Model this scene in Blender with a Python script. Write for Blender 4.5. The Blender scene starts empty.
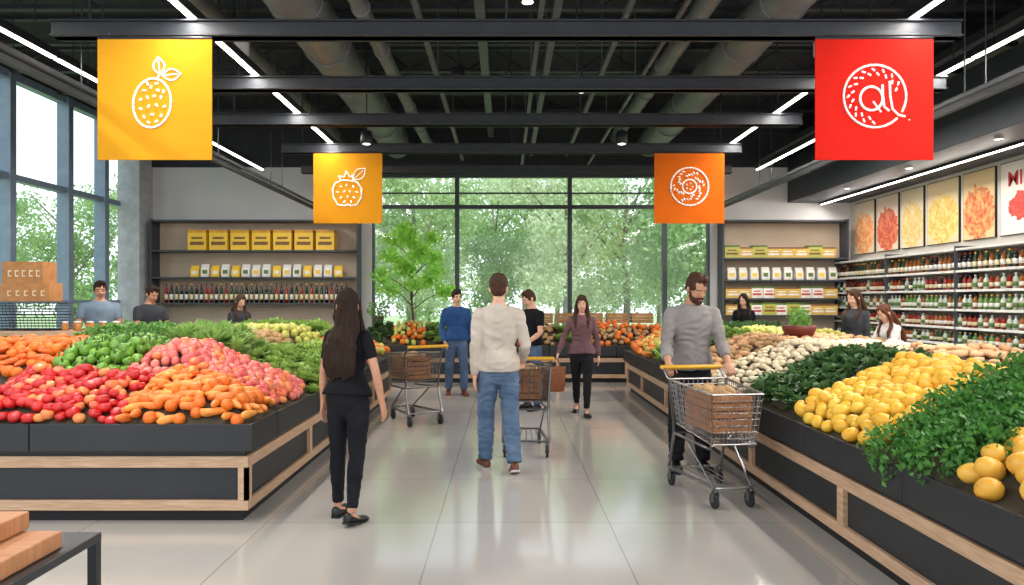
import bpy, math, random
from mathutils import Vector, Matrix, noise
R=random.Random(7)
scene=bpy.context.scene
COL=bpy.data.collections.new('store')
V=Vector
pi=math.pi
def lin(c):
    c=c/255.0
    return c/12.92 if c<=0.04045 else ((c+0.055)/1.055)**2.4
def rgb(t): return (lin(t[0]),lin(t[1]),lin(t[2]),1)
MC={}
def mat(name,c1,c2=None,rough=.5,metal=0,scale=8,bump=0,rnd=0,stretch=None,emit=0,spec=.5,bscale=None,bdist=.01,transl=0):
    if name in MC: return MC[name]
    m=bpy.data.materials.new(name); m.use_nodes=True
    nt=m.node_tree; N=nt.nodes; L=nt.links
    b=N['Principled BSDF']
    b.inputs['Roughness'].default_value=rough
    b.inputs['Metallic'].default_value=metal
    b.inputs['Specular IOR Level'].default_value=spec
    tc=N.new('ShaderNodeTexCoord'); mp=N.new('ShaderNodeMapping')
    L.new(tc.outputs['Object'],mp.inputs[0])
    if stretch: mp.inputs['Scale'].default_value=stretch
    if c2 is None: c2=tuple(max(0,x*0.88) for x in c1)
    no=N.new('ShaderNodeTexNoise'); no.inputs['Scale'].default_value=scale; no.inputs['Detail'].default_value=3
    L.new(mp.outputs[0],no.inputs['Vector'])
    mr=N.new('ShaderNodeMapRange'); mr.inputs[1].default_value=.3; mr.inputs[2].default_value=.7
    L.new(no.outputs['Fac'],mr.inputs[0])
    fac=mr.outputs[0]
    if rnd:
        oi=N.new('ShaderNodeObjectInfo'); mx=N.new('ShaderNodeMix'); mx.inputs[0].default_value=rnd
        L.new(fac,mx.inputs[2]); L.new(oi.outputs['Random'],mx.inputs[3]); fac=mx.outputs[0]
    cm=N.new('ShaderNodeMix'); cm.data_type='RGBA'
    cm.inputs[6].default_value=rgb(c1); cm.inputs[7].default_value=rgb(c2)
    L.new(fac,cm.inputs[0]); L.new(cm.outputs[2],b.inputs['Base Color'])
    if bump:
        n2=N.new('ShaderNodeTexNoise'); n2.inputs['Scale'].default_value=bscale or scale; n2.inputs['Detail'].default_value=3
        L.new(mp.outputs[0],n2.inputs['Vector'])
        bp=N.new('ShaderNodeBump'); bp.inputs['Strength'].default_value=bump; bp.inputs['Distance'].default_value=bdist
        L.new(n2.outputs['Fac'],bp.inputs['Height']); L.new(bp.outputs[0],b.inputs['Normal'])
    if emit:
        L.new(cm.outputs[2],b.inputs['Emission Color']); b.inputs['Emission Strength'].default_value=emit
    if transl:
        tr=N.new('ShaderNodeBsdfTranslucent'); L.new(cm.outputs[2],tr.inputs[0])
        ms=N.new('ShaderNodeMixShader'); ms.inputs[0].default_value=transl
        L.new(b.outputs[0],ms.inputs[1]); L.new(tr.outputs[0],ms.inputs[2])
        L.new(ms.outputs[0],N['Material Output'].inputs[0])
    MC[name]=m
    return m
def glass_mat():
    m=bpy.data.materials.new('window_glass'); m.use_nodes=True
    nt=m.node_tree; N=nt.nodes; L=nt.links
    N.remove(N['Principled BSDF'])
    t=N.new('ShaderNodeBsdfTransparent'); t.inputs[0].default_value=(.96,.99,1,1)
    g=N.new('ShaderNodeBsdfGlossy'); g.inputs['Roughness'].default_value=.05
    ms=N.new('ShaderNodeMixShader'); ms.inputs[0].default_value=.02
    L.new(t.outputs[0],ms.inputs[1]); L.new(g.outputs[0],ms.inputs[2]); L.new(ms.outputs[0],N['Material Output'].inputs[0])
    return m
GLASS=glass_mat()

class MB:
    def __init__(s): s.v=[]; s.f=[]; s.m=[]; s.mi=0
    def add(s,vs,fs):
        o=len(s.v); s.v.extend([tuple(x) for x in vs])
        for f in fs: s.f.append(tuple(i+o for i in f)); s.m.append(s.mi)
    def box(s,x0,x1,y0,y1,z0,z1,M=None):
        vs=[V((x,y,z)) for x in(x0,x1) for y in(y0,y1) for z in(z0,z1)]
        if M: vs=[M@v for v in vs]
        s.add(vs,[(0,1,3,2),(4,6,7,5),(0,4,5,1),(2,3,7,6),(0,2,6,4),(1,5,7,3)])
    def rings(s,rs,close=True):
        n=len(rs[0]); vs=[p for r in rs for p in r]; fs=[]
        for i in range(len(rs)-1):
            for j in range(n):
                a=i*n+j; b=i*n+(j+1)%n
                fs.append((a,b,b+n,a+n))
        if close:
            c0=sum((V(p) for p in rs[0]),V())/n; c1=sum((V(p) for p in rs[-1]),V())/n
            k=len(vs); vs=vs+[c0,c1]; o=(len(rs)-1)*n
            for j in range(n):
                fs.append((k,(j+1)%n,j)); fs.append((k+1,o+j,o+(j+1)%n))
        s.add(vs,fs)
    def limb(s,pts,rads,n=14,ref=None,cap=(1,1)):
        pts=[V(p) for p in pts]; rads=[(r,r) if not isinstance(r,(tuple,list)) else r for r in rads]
        ref=V(ref) if ref is not None else V((1,0,0)); k=len(pts)
        T=[]
        for i in range(k):
            t=(pts[min(i+1,k-1)]-pts[max(i-1,0)])
            T.append(t.normalized() if t.length>1e-9 else V((0,0,1)))
        P=list(pts);Q=list(rads);TT=list(T)
        if cap[0]:
            r=min(rads[0]); t=T[0]
            P=[pts[0]-t*r*.92,pts[0]-t*r*.6]+P; Q=[tuple(x*.38 for x in rads[0]),tuple(x*.8 for x in rads[0])]+Q; TT=[t,t]+TT
        if cap[1]:
            r=min(rads[-1]); t=T[-1]
            P=P+[pts[-1]+t*r*.6,pts[-1]+t*r*.92]; Q=Q+[tuple(x*.8 for x in rads[-1]),tuple(x*.38 for x in rads[-1])]; TT=TT+[t,t]
        rs=[]
        for p,(a,b),t in zip(P,Q,TT):
            rf=ref if abs(ref.dot(t))<.95 else V((0,1,0))
            sd=(rf-t*rf.dot(t)).normalized(); up=t.cross(sd)
            rs.append([p+sd*(a*math.cos(2*pi*j/n))+up*(b*math.sin(2*pi*j/n)) for j in range(n)])
        s.rings(rs)
    def tube(s,p,q,r,r2=None,n=6): s.limb([p,q],[r,r2 if r2 is not None else r],n=n,cap=(0,0))
    def path(s,pts,r,n=6): s.limb(pts,[r]*len(pts),n=n,cap=(0,0))
    def ell(s,c,r,M=None,nu=16,nv=10):
        c=V(c); rs=[]
        for i in range(1,nv):
            a=pi*i/nv-pi/2
            ring=[]
            for j in range(nu):
                b=2*pi*j/nu
                p=c+V((r[0]*math.cos(a)*math.cos(b),r[1]*math.cos(a)*math.sin(b),r[2]*math.sin(a)))
                ring.append(M@p if M else p)
            rs.append(ring)
        s.rings(rs)
    def lathe(s,prof,n=12,M=None,mis=None):
        rs=[]
        for r,z in prof:
            r=max(r,1e-4)
            ring=[V((r*math.cos(2*pi*j/n),r*math.sin(2*pi*j/n),z)) for j in range(n)]
            rs.append([M@p for p in ring] if M else ring)
        if mis is None: s.rings(rs)
        else:
            o=len(s.v); s.v.extend([tuple(p) for r in rs for p in r])
            for i in range(len(rs)-1):
                for j in range(n):
                    a=o+i*n+j; b=o+i*n+(j+1)%n
                    s.f.append((a,b,b+n,a+n)); s.m.append(mis[i])
    def mesh(s,name='m',mats=None,smooth=False):
        me=bpy.data.meshes.new(name); me.from_pydata(s.v,[],s.f)
        if mats:
            for x in (mats if isinstance(mats,(list,tuple)) else [mats]): me.materials.append(x)
            if isinstance(mats,(list,tuple)) and len(mats)>1: me.polygons.foreach_set('material_index',s.m)
        if smooth: me.polygons.foreach_set('use_smooth',[True]*len(me.polygons))
        me.update(); return me
    def obj(s,name,mats,parent=None,smooth=False,bevel=0,world=False,label=None,cat=None,group=None,kind=None):
        if parent is not None and world:
            o=V(parent.location); s.v=[tuple(V(p)-o) for p in s.v]
        me=s.mesh(name,mats,smooth)
        return place(me,name,parent,label,cat,group,kind,bevel)
def place(me,name,parent=None,label=None,cat=None,group=None,kind=None,bevel=0,loc=None,rot=None,sc=None):
    ob=bpy.data.objects.new(name,me); COL.objects.link(ob)
    if parent is not None: ob.parent=parent
    if label: ob['label']=label
    if cat: ob['category']=cat
    if group: ob['group']=group
    if kind: ob['kind']=kind
    if bevel:
        b=ob.modifiers.new('bevel','BEVEL'); b.width=bevel; b.segments=2; b.limit_method='ANGLE'
    if loc is not None: ob.location=loc
    if rot is not None: ob.rotation_euler=rot
    if sc is not None: ob.scale=(sc,sc,sc) if not isinstance(sc,(tuple,list)) else sc
    return ob
def root(name,loc,label,cat,group=None,yaw=0,sc=1):
    return place(None,name,None,label,cat,group,None,0,loc,(0,0,yaw),sc)
def recenter(ob):
    me=ob.data; xs=[v.co for v in me.vertices]
    mn=V((min(c[i] for c in xs) for i in range(3))); mx=V((max(c[i] for c in xs) for i in range(3)))
    o=V(((mn.x+mx.x)/2,(mn.y+mx.y)/2,mn.z)); me.transform(Matrix.Translation(-o)); ob.location=o
def remesh(mb,name,voxel,mats,smooth=3,fold=0,fs=(9,9,9)):
    ob=bpy.data.objects.new('tmp',mb.mesh('tmp')); scene.collection.objects.link(ob)
    m=ob.modifiers.new('r','REMESH'); m.mode='VOXEL'; m.voxel_size=voxel; m.use_smooth_shade=True
    if smooth:
        q=ob.modifiers.new('s','SMOOTH'); q.factor=.5; q.iterations=smooth
    dg=bpy.context.evaluated_depsgraph_get()
    me=bpy.data.meshes.new_from_object(ob.evaluated_get(dg)); me.name=name
    bpy.data.objects.remove(ob)
    me.materials.clear(); me.materials.append(mats)
    if fold:
        for v in me.vertices:
            c=v.co; w=noise.noise(c*3.0)*1.2
            k=noise.noise(V((c.x*fs[0]+w,c.y*fs[1],c.z*fs[2]+w*2)))
            k=1-2*abs(k)*1.6 if fold>.0085 else k*1.3
            k+=.5*noise.noise(V((c.x*fs[0]*2+3,c.y*fs[1]*2,c.z*fs[2]*2)))
            v.co=c+v.normal*(k*fold*.8)
    me.polygons.foreach_set('use_smooth',[True]*len(me.polygons))
    me.update()
    return me

# ------------------------------------------------ PEOPLE
def interp(tab,z):
    if z<=tab[0][0]: return tab[0][1:]
    for a,b in zip(tab,tab[1:]):
        if z<=b[0]:
            t=(z-a[0])/(b[0]-a[0]); return tuple(x+(y-x)*t for x,y in zip(a[1:],b[1:]))
    return tab[-1][1:]
MALE=[(.84,.11,.085,0),(.88,.150,.104,.005),(.95,.160,.112,.010),(1.02,.150,.102,.0),(1.10,.142,.096,-.002),(1.20,.152,.104,0),(1.30,.168,.114,0),(1.37,.168,.106,.003),(1.41,.150,.090,.006),(1.44,.118,.076,.01),(1.465,.084,.066,.01),(1.49,.062,.060,.01)]
FEM=[(.84,.11,.085,0),(.88,.152,.104,.01),(.94,.162,.114,.016),(1.01,.140,.098,.005),(1.10,.116,.082,0),(1.18,.124,.088,-.005),(1.27,.138,.112,-.014),(1.33,.140,.106,-.010),(1.38,.134,.086,.003),(1.42,.106,.070,.008),(1.455,.070,.058,.01),(1.49,.050,.050,.01)]
def hand(mb,W,d,n,tdir,curl):
    d=V(d).normalized(); n=V(n); n=(n-d*n.dot(d)).normalized(); s=d.cross(n)
    if s.dot(V(tdir))<0: s=-s
    mb.limb([W-d*.02,W+d*.015,W+d*.05,W+d*.088],[(.026,.020),(.030,.019),(.040,.016),(.039,.012)],n=12,ref=s)
    for off,L in ((.031,.068),(.0105,.076),(-.0105,.071),(-.030,.055)):
        p=W+d*.085+s*off; pts=[p-d*.01,p]; a=0
        for k,fr in enumerate((.45,.32,.23)):
            a+=curl*(1.0 if k else .7); p=p+(d*math.cos(a)+n*math.sin(a))*L*fr; pts.append(p)
        mb.limb(pts,[.0095,.0095,.0088,.008,.007],n=8,ref=s)
    b=W+d*.02+s*.024
    t1=(d*.7+s*.75+n*.25).normalized(); t2=(d*.9+s*.3+n*.4).normalized()
    mb.limb([b,b+t1*.035,b+t1*.035+t2*.033,b+t1*.035+t2*.055],[.014,.012,.010,.008],n=8,ref=n)
def person(label,loc,yaw,height,skin,hairm,shirt,pants,shoe,fem=False,sleeve='long',hair='short',
           arms=None,legs=None,lean=0,head=(0,0),curl=(.28,.28),palm=None,beard=None,voxel=.011,loose=.010,feet=(0,0),sole=None,hairlen=.33,width=1.0,detail=True,cuff=2.0):
    s=height/1.75; near=voxel<.01; vc=.0098 if near else .014
    rt=root('person',(loc[0],loc[1],0),label,'person',yaw=yaw,sc=s)
    tab=[(a,b*width,c*width,d) for a,b,c,d in (FEM if fem else MALE)]; sx=(.150 if fem else .180)*width
    arms=arms or {1:((.12,.02,-1),(-.02,-.18,-1)),-1:((-.12,.02,-1),(.02,-.18,-1))}
    legs=legs or {1:((.05,-.02,-1),(.02,.03,-1)),-1:((-.05,.02,-1),(-.02,.05,-1))}
    J={}
    az=[]
    for k in (1,-1):
        h=V((k*.085,0,.91)); K=h+V(legs[k][0]).normalized()*.425; A=K+V(legs[k][1]).normalized()*.40
        J[k]=[h,K,A]; az.append(A.z)
    dz=.085-min(az)
    for k in (1,-1): J[k]=[p+V((0,0,dz)) for p in J[k]]
    T=Matrix.Translation(V((0,0,.92+dz)))@Matrix.Rotation(math.radians(lean),4,'X')@Matrix.Translation(V((0,0,-.92)))
    H=T@Matrix.Translation(V((0,.012,1.495)))@Matrix.Rotation(math.radians(-lean*.6),4,'X')@Matrix.Rotation(math.radians(head[0]),4,'Z')@Matrix.Rotation(math.radians(head[1]),4,'X')
    AJ={}
    for k in (1,-1):
        S=T@V((k*sx,0.005,1.385)); E=S+V(arms[k][0]).normalized()*.28; W=E+V(arms[k][1]).normalized()*.245
        AJ[k]=[S,E,W]
    def torso(mb,inf,z0,z1,step=.035,cap=(0,0),hem=0):
        zs=[];z=z0
        while z<z1-.01: zs.append(z); z+=step
        zs.append(z1)
        pts=[];rd=[]
        for z in zs:
            a,b,yc=interp(tab,z); e=inf*(1 if z<1.36 else max(.5,1-(z-1.36)*4)); 
            if hem: e+=hem*max(0,min(1,(1.07-z)/.09))
            pts.append(T@V((0,yc,z))); rd.append((a+e,b+e))
        mb.limb(pts,rd,n=24,ref=(1,0,0),cap=cap)
    def arm(mb,k,inf,t=2.0):
        S,E,W=AJ[k]; f=.86 if fem else 1
        mb.limb([T@V((0,.008,1.405)),T@V((k*sx*.5,.008,1.408)),T@V((k*sx*.88,.006,1.392))],[(.052*f+inf*.7,.044*f+inf*.7),(.052*f+inf*.7,.044*f+inf*.7),(.048*f+inf*.7,.045*f+inf*.7)],n=14,ref=(0,1,0))
        pts=[S,S.lerp(E,.3),S.lerp(E,.65),E,E.lerp(W,.35),E.lerp(W,.7),W]
        rd=[.052*f,.049*f,.043*f,.038*f,.040*f,.033*f,.026*f]
        par=[0,.3,.65,1,1.35,1.7,2.0]
        o=[(p,r) for p,r,q in zip(pts,rd,par) if q<=t+1e-6]
        mb.limb([p for p,r in o],[r+inf*(.85 if i<1 else 1) for i,(p,r) in enumerate(o)],n=14,cap=(1,0 if inf else 1))
        if inf and t>1.3:
            p,r=o[-1]; d=(W-E).normalized(); mb.limb([p-d*.035,p-d*.02,p+d*.004],[r+inf*1.1,r+inf*1.35,r+inf*1.1],n=14,cap=(0,0))
    def leg(mb,k,inf,lo,end=1.0):
        h,K,A=J[k]; f=.94 if fem else 1
        pts=[h+V((0,.005,-.02)),h.lerp(K,.25),h.lerp(K,.6),K,K.lerp(A,.28)+V((0,.008,0)),K.lerp(A,.65),K.lerp(A,end)]
        rd=[.078,.080,.067,.053*f,.054*f,.042*f,.035*f]
        mb.limb(pts,[r+inf+lo*i/6 for i,r in enumerate(rd)],n=16,cap=(1,0))
    b=MB()
    torso(b,0,.84,1.49,cap=(1,0))
    nk=T@V((0,.01,1.45)); b.limb([nk,H@V((0,.005,.03)),H@V((0,.005,.08))],[(.058,.056) if not fem else (.047,.047),(.052,.054) if not fem else (.042,.044),(.048,.052)],n=14)
    b.ell((0,.012,.150),(.075,.094,.100),H,20,14)
    b.ell((0,-.020,.100),(.060,.072,.088),H,20,14)
    b.ell((0,-.062,.032),(.032,.026,.024),H)
    b.limb([H@V((0,-.082,.130)),H@V((0,-.094,.108)),H@V((0,-.100,.095))],[.007,.010,.012],n=8)
    b.ell((0,-.090,.091),(.017,.012,.009),H)
    for k in (1,-1):
        b.ell((k*.076,.012,.108),(.010,.020,.032),H)
        b.ell((k*.036,-.058,.088),(.024,.024,.022),H)
        b.ell((k*.030,-.073,.148),(.024,.010,.008),H)
        arm(b,k,0)
        leg(b,k,0,0)
        S,E,W=AJ[k]; d=(W-E).normalized()
        n,td=(palm[k] if palm else ((-k,0,0),(0,-1,0)))
        hand(b,W,d,n,td,curl[0 if k==1 else 1])
        A=J[k][2]; F=Matrix.Translation(A)@Matrix.Rotation(math.radians(feet[0 if k==1 else 1]),4,'X')@Matrix.Rotation(k*.12,4,'Z')
        b.limb([F@V((0,.035,-.035)),F@V((0,.0,-.04)),F@V((0,-.06,-.052)),F@V((0,-.12,-.062)),F@V((0,-.165,-.066))],[(.028,.03),(.032,.036),(.036,.024),(.04,.017),(.03,.012)],n=12)
    place(remesh(b,'body',voxel,skin,2),'body',rt)
    t=MB(); torso(t,.010,.85,1.03 if not fem else 1.02,cap=(1,0))
    for k in (1,-1): leg(t,k,.008 if fem else .013,.002 if fem else .014,.93 if fem else 1.0)
    place(remesh(t,'trousers',vc,pants,2,.009 if near and not fem else .006,(7,7,20)),'trousers',rt)
    u=MB(); nm='sweater' if sleeve=='long' else 'shirt'
    torso(u,loose+.006,.90 if sleeve=='long' else .94,1.462,cap=(0,0),hem=.024)
    for k in (1,-1):
        arm(u,k,loose,cuff if sleeve=='long' else .65)
    u.limb([T@V((0,.01,1.445)),T@V((0,.006,1.475))],[(.080,.074),(.066,.064)] if not fem else [(.070,.066),(.055,.056)],n=18,cap=(0,0))
    place(remesh(u,nm,vc,shirt,2,(.0095 if near else .007) if sleeve=='long' else .005,(6,6,15)),nm,rt)
    for k in (1,-1):
        A=J[k][2]; F=Matrix.Translation(A)@Matrix.Rotation(math.radians(feet[0 if k==1 else 1]),4,'X')@Matrix.Rotation(k*.12,4,'Z')
        q=MB(); tb=[(.062,.026,.045),(.045,.035,.075),(.01,.038,.082 if not fem else .055),(-.05,.040,.068 if not fem else .035),(-.10,.046,.052 if not fem else .036),(-.15,.045,.044),(-.185,.034,.036),(-.205,.015,.022)]
        rs=[]
        for y,w,h in tb:
            ring=[]
            for j in range(14):
                a=2*pi*j/14; zz=math.sin(a); zz=zz if zz>0 else max(zz,-.75)/.75
                ring.append(F@V((w*math.cos(a),y,-.072+h*.5+zz*h*.5)))
            rs.append(ring)
        q.rings(rs); sh=q.obj('shoe',shoe,rt,True)
        q=MB(); rs=[]
        for y,w,h in tb: rs.append([F@V((x*w*1.06,y*1.02,z)) for x,z in ((-1,-.085),(1,-.085),(1,-.068),(-1,-.068))])
        q.rings(rs); q.obj('sole',sole or shoe,sh)
    hb=MB()
    hb.ell((0,.020,.165),(.083,.097,.097),H,20,14)
    if hair=='long':
        hb.ell((0,.055,.11),(.074,.062,.085),H,16,12)
        L=hairlen
        mids=[H@V((0,.050,.16)),H@V((0,.070,.05)),H@V((0,.080,-.04)),T@V((0,.118,1.36)),T@V((0,.118,1.28)),T@V((0,.112,1.46-L)) ]
        hb.limb(mids,[(.080,.05),(.092,.05),(.110,.042),(.124,.034),(.120,.028),(.075,.014)],n=20,ref=(1,0,0))
        for i in range(9):
            o=(i-4)*.029; hb.limb([T@V((o,.128,1.32)),T@V((o*1.04,.132,1.46-L*.8)),T@V((o*.9,.118,1.45-L-.012*((i*5)%4)))],[.024,.022,.009],n=8)
        for k in (1,-1): hb.limb([H@V((k*.050,-.045,.215)),H@V((k*.080,-.028,.14)),H@V((k*.086,-.008,.04)),T@V((k*.095,-.035,1.43)),T@V((k*.092,-.105,1.36)),T@V((k*.085,-.135,1.28))],[.014,.020,.027,.032,.028,.014],n=8)
    else:
        hb.ell((0,.050,.115),(.071,.058,.070),H,16,12)
        hb.ell((.01,-.03,.236),(.055,.05,.026),H)
        for k in (1,-1): hb.ell((k*.074,-.018,.14),(.008,.018,.035),H)
    place(remesh(hb,'hair',.0085 if near else .011,hairm,2,.008,(30,30,7)),'hair',rt)
    if beard:
        bb=MB(); bb.ell((0,-.040,.050),(.062,.058,.050),H); bb.ell((0,-.080,.030),(.034,.022,.026),H); bb.ell((0,-.092,.073),(.028,.012,.007),H)
        for k in (1,-1): bb.limb([H@V((k*.067,-.012,.10)),H@V((k*.060,-.028,.06)),H@V((k*.04,-.06,.03))],[.010,.014,.016],n=8)
        place(remesh(bb,'beard',.006,beard,1,.004,(60,60,40)),'beard',rt)
    if detail:
        for k in (1,-1):
            e=MB(); e.ell((k*.030,-.0755,.126),(.0125,.009,.0058),H,12,8); e.mi=1; e.ell((k*.030,-.0822,.126),(.0062,.0035,.0056),H,10,6)
            e.obj('eye',[mat('eye_white',(215,208,202)),mat('iris',(45,30,22),rough=.2)],rt,True)
            e=MB(); e.limb([H@V((k*.014,-.085,.147)),H@V((k*.032,-.086,.151)),H@V((k*.048,-.075,.146))],[.0035,.004,.003],n=6); e.obj('eyebrow',hairm,rt,True)
        e=MB(); e.ell((0,-.088 if not beard else -.097,.056),(.024,.008,.0065),H); e.obj('mouth',mat('lips',(170,95,85)),rt,True)
    return rt

skinA=mat('skin_light',(226,178,150),(214,160,132),.5,scale=20)
skinB=mat('skin_tan',(200,148,118),(186,132,104),.5,scale=20)
hairK=mat('hair_black',(34,23,18),(56,38,29),.7,scale=10,stretch=(14,14,1),bump=.8,bscale=14,bdist=.012,spec=.2)
hairB=mat('hair_brown',(52,34,24),(86,56,38),.65,scale=10,stretch=(14,14,1),bump=.8,bscale=14,bdist=.012,spec=.25)
beardm=mat('beard_brown',(84,60,46),(58,40,30),.9,scale=60,spec=.2)
def cloth(n,c,c2=None,r=.9): return mat(n,c,c2,r,scale=5,bump=.5,bscale=12,bdist=.014,spec=.2)
blackT=cloth('cloth_black',(24,24,28)); blackJ=cloth('denim_black',(32,33,38),(22,22,26))
sweat=cloth('knit_oatmeal',(206,195,182),(186,174,162)); jeans=cloth('denim_blue',(104,126,150),(68,90,120))
sweatg=cloth('knit_grey',(156,150,147),(134,128,126)); navy=cloth('cloth_blue',(52,88,142),(40,70,118)); dj=cloth('denim_dark',(92,112,142),(66,84,114))
mauve=cloth('cloth_mauve',(128,96,98),(100,72,76)); white=cloth('cloth_white',(222,218,214)); greyt=cloth('cloth_slate',(136,154,170),(112,130,148)); char=cloth('cloth_charcoal',(62,64,70))
brownshoe=mat('leather_brown',(122,66,38),(92,48,28),.4); blackshoe=mat('leather_black',(18,18,20),rough=.4); solew=mat('sole_pale',(200,196,188))

person("woman in black t-shirt and black jeans with long dark hair",(-1.12,5.0),math.radians(163),1.645,skinB,hairK,blackT,blackJ,blackshoe,fem=True,sleeve='short',hair='long',hairlen=.36,
  arms={1:((.20,.02,-1),(.08,-.10,-1)),-1:((-.38,.12,-1),(-.10,-.25,-1))},legs={1:((.04,-.06,-1),(.0,.0,-1)),-1:((-.04,.12,-1),(-.02,.24,-1))},head=(28,0),feet=(0,12),loose=.006,voxel=.0085)
person("man in oatmeal sweater and blue jeans walking behind a shopping cart",(-.06,6.42),math.radians(192),1.815,skinA,hairB,sweat,jeans,brownshoe,
  arms={1:((.13,.10,-1),(.02,-.10,-1)),-1:((-.24,.06,-1),(-.10,-.80,-.50))},legs={1:((.03,-.22,-1),(.0,-.02,-1)),-1:((-.04,.08,-1),(-.02,.32,-1))},head=(-20,2),feet=(0,20),loose=.010,curl=(.3,.75),palm={1:((-1,0,0),(0,-1,0)),-1:((0,0,-1),(1,0,0))},sole=solew,voxel=.0085,width=.96)
person("bearded man in grey sweater leaning over a shopping cart handle",(1.70,6.44),math.radians(-2),1.83,skinB,hairB,sweatg,blackJ,blackshoe,
  arms={1:((.24,-.18,-1),(.0,-.72,-.48)),-1:((-.22,-.16,-1),(-.06,-.72,-.50))},legs={1:((.06,.02,-1),(.02,.06,-1)),-1:((-.06,-.02,-1),(-.02,.04,-1))},lean=11,head=(24,26),loose=.011,curl=(.85,.85),palm={1:((0,0,-1),(-1,0,0)),-1:((0,0,-1),(1,0,0))},beard=beardm,voxel=.0085,cuff=1.7,width=.98)
person("man in blue shirt and jeans standing with arms hanging down",(-.80,11.5),math.radians(10),1.74,skinA,hairK,navy,dj,brownshoe,head=(15,8),arms={1:((.2,.02,-1),(.05,-.2,-1)),-1:((-.25,.02,-1),(.2,-.5,-1))},legs={1:((.08,-.08,-1),(.02,.03,-1)),-1:((-.06,.06,-1),(-.02,.2,-1))},feet=(0,10))
person("man in black t-shirt looking down at a cart",(.38,10.0),math.radians(-50),1.72,skinA,hairB,blackT,dj,blackshoe,sleeve='short',head=(-15,28),arms={1:((.2,-.2,-1),(-.05,-.9,-.5)),-1:((-.2,-.1,-1),(.05,-.8,-.5))})
person("woman in mauve top and black trousers walking carrying a bag",(1.04,9.5),math.radians(-5),1.645,skinA,hairB,mauve,blackJ,blackshoe,fem=True,hair='long',hairlen=.28,
  arms={1:((.25,.15,-1),(.1,.0,-1)),-1:((-.42,-.0,-1),(-.35,-.12,-1))},legs={1:((-.02,-.30,-1),(-.02,.02,-1)),-1:((.02,.18,-1),(.02,.55,-1))},feet=(-4,30),curl=(.3,.9),head=(0,4),loose=.010,voxel=.0095)
person("woman in black top with long dark hair browsing the produce",(4.35,12.75),math.radians(-15),1.68,skinA,hairK,blackT,blackJ,blackshoe,fem=True,hair='long',head=(-20,15))
person("woman in dark sweater with long brown hair at the produce display",(4.95,9.9),math.radians(-60),1.72,skinA,hairB,char,blackJ,blackshoe,fem=True,hair='long',head=(-10,15))
person("woman in white top with auburn hair bending over the produce",(5.0,8.95),math.radians(-75),1.54,skinA,mat('hair_auburn',(110,62,38),(70,38,26),.6,scale=10,stretch=(14,14,1),bump=.5,spec=.25),white,dj,blackshoe,fem=True,hair='long',lean=16,head=(0,25),arms={1:((.15,-.5,-1),(0,-.8,-.3)),-1:((-.15,-.5,-1),(0,-.8,-.3))})
person("man in slate blue shirt standing at the service counter",(-6.02,10.4),math.radians(25),1.85,skinB,hairK,greyt,dj,blackshoe,sleeve='short',head=(10,12),width=1.12,arms={1:((.2,-.2,-1),(-.1,-.9,-.3)),-1:((-.2,-.2,-1),(.1,-.9,-.3))})
person("man in charcoal shirt looking down at the service counter",(-5.35,10.55),math.radians(55),1.79,skinB,hairK,char,dj,blackshoe,sleeve='short',head=(10,25),arms={1:((.2,-.3,-1),(-.1,-.9,-.2)),-1:((-.2,-.3,-1),(.1,-.9,-.2))})
person("woman in grey top with long hair beyond the produce island",(-4.55,12.0),math.radians(40),1.66,skinA,hairB,char,dj,blackshoe,fem=True,hair='long',head=(10,20))

# ------------------------------------------------ MATERIALS
steel=mat('dark_steel',(38,41,46),(30,33,38),.45,.3)
blk=mat('black_laminate',(40,42,46),(33,35,39),.42,scale=3)
wood=mat('oak_veneer',(206,172,142),(180,144,112),.5,scale=3,stretch=(2,2,26),bump=.05)
crateM=mat('crate_wood',(190,142,92),(150,104,62),.6,scale=6,stretch=(2,2,18),bump=.1)
chrome=mat('chrome_wire',(156,152,150),rough=.32,metal=.9)
wallM=mat('wall_paint_grey',(210,208,206),(204,202,200),.8,scale=2)
taupe=mat('shelf_back_taupe',(186,167,148),(174,156,136),.7,scale=2)
# ------------------------------------------------ STRUCTURE
def floor_mat():
    m=bpy.data.materials.new('floor_tile'); m.use_nodes=True; nt=m.node_tree; N=nt.nodes; L=nt.links; b=N['Principled BSDF']
    tc=N.new('ShaderNodeTexCoord'); mp=N.new('ShaderNodeMapping'); mp.inputs['Location'].default_value=(.47,-.1,0)
    L.new(tc.outputs['Object'],mp.inputs[0])
    br=N.new('ShaderNodeTexBrick'); br.offset=0; br.inputs['Scale'].default_value=1; br.inputs['Mortar Size'].default_value=.004; br.inputs['Brick Width'].default_value=1.2; br.inputs['Row Height'].default_value=1.2
    br.inputs['Color1'].default_value=rgb((184,178,171)); br.inputs['Color2'].default_value=rgb((178,172,166)); br.inputs['Mortar'].default_value=rgb((138,133,127))
    L.new(mp.outputs[0],br.inputs['Vector'])
    n=N.new('ShaderNodeTexNoise'); n.inputs['Scale'].default_value=2.5; n.inputs['Detail'].default_value=6; L.new(tc.outputs['Object'],n.inputs['Vector'])
    mr=N.new('ShaderNodeMapRange'); mr.inputs[3].default_value=.94; mr.inputs[4].default_value=1.05; L.new(n.outputs['Fac'],mr.inputs[0])
    mx=N.new('ShaderNodeMix'); mx.data_type='RGBA'; mx.blend_type='MULTIPLY'; mx.inputs[0].default_value=1
    L.new(br.outputs['Color'],mx.inputs[6]); L.new(mr.outputs[0],mx.inputs[7]); L.new(mx.outputs[2],b.inputs['Base Color'])
    r2=N.new('ShaderNodeMapRange'); r2.inputs[3].default_value=.09; r2.inputs[4].default_value=.13; L.new(n.outputs['Fac'],r2.inputs[0]); L.new(r2.outputs[0],b.inputs['Roughness'])
    b.inputs['Specular IOR Level'].default_value=1.0
    return m
def struct(name,mb,m,bevel=0):
    return mb.obj(name,m,kind='structure',bevel=bevel)
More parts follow.
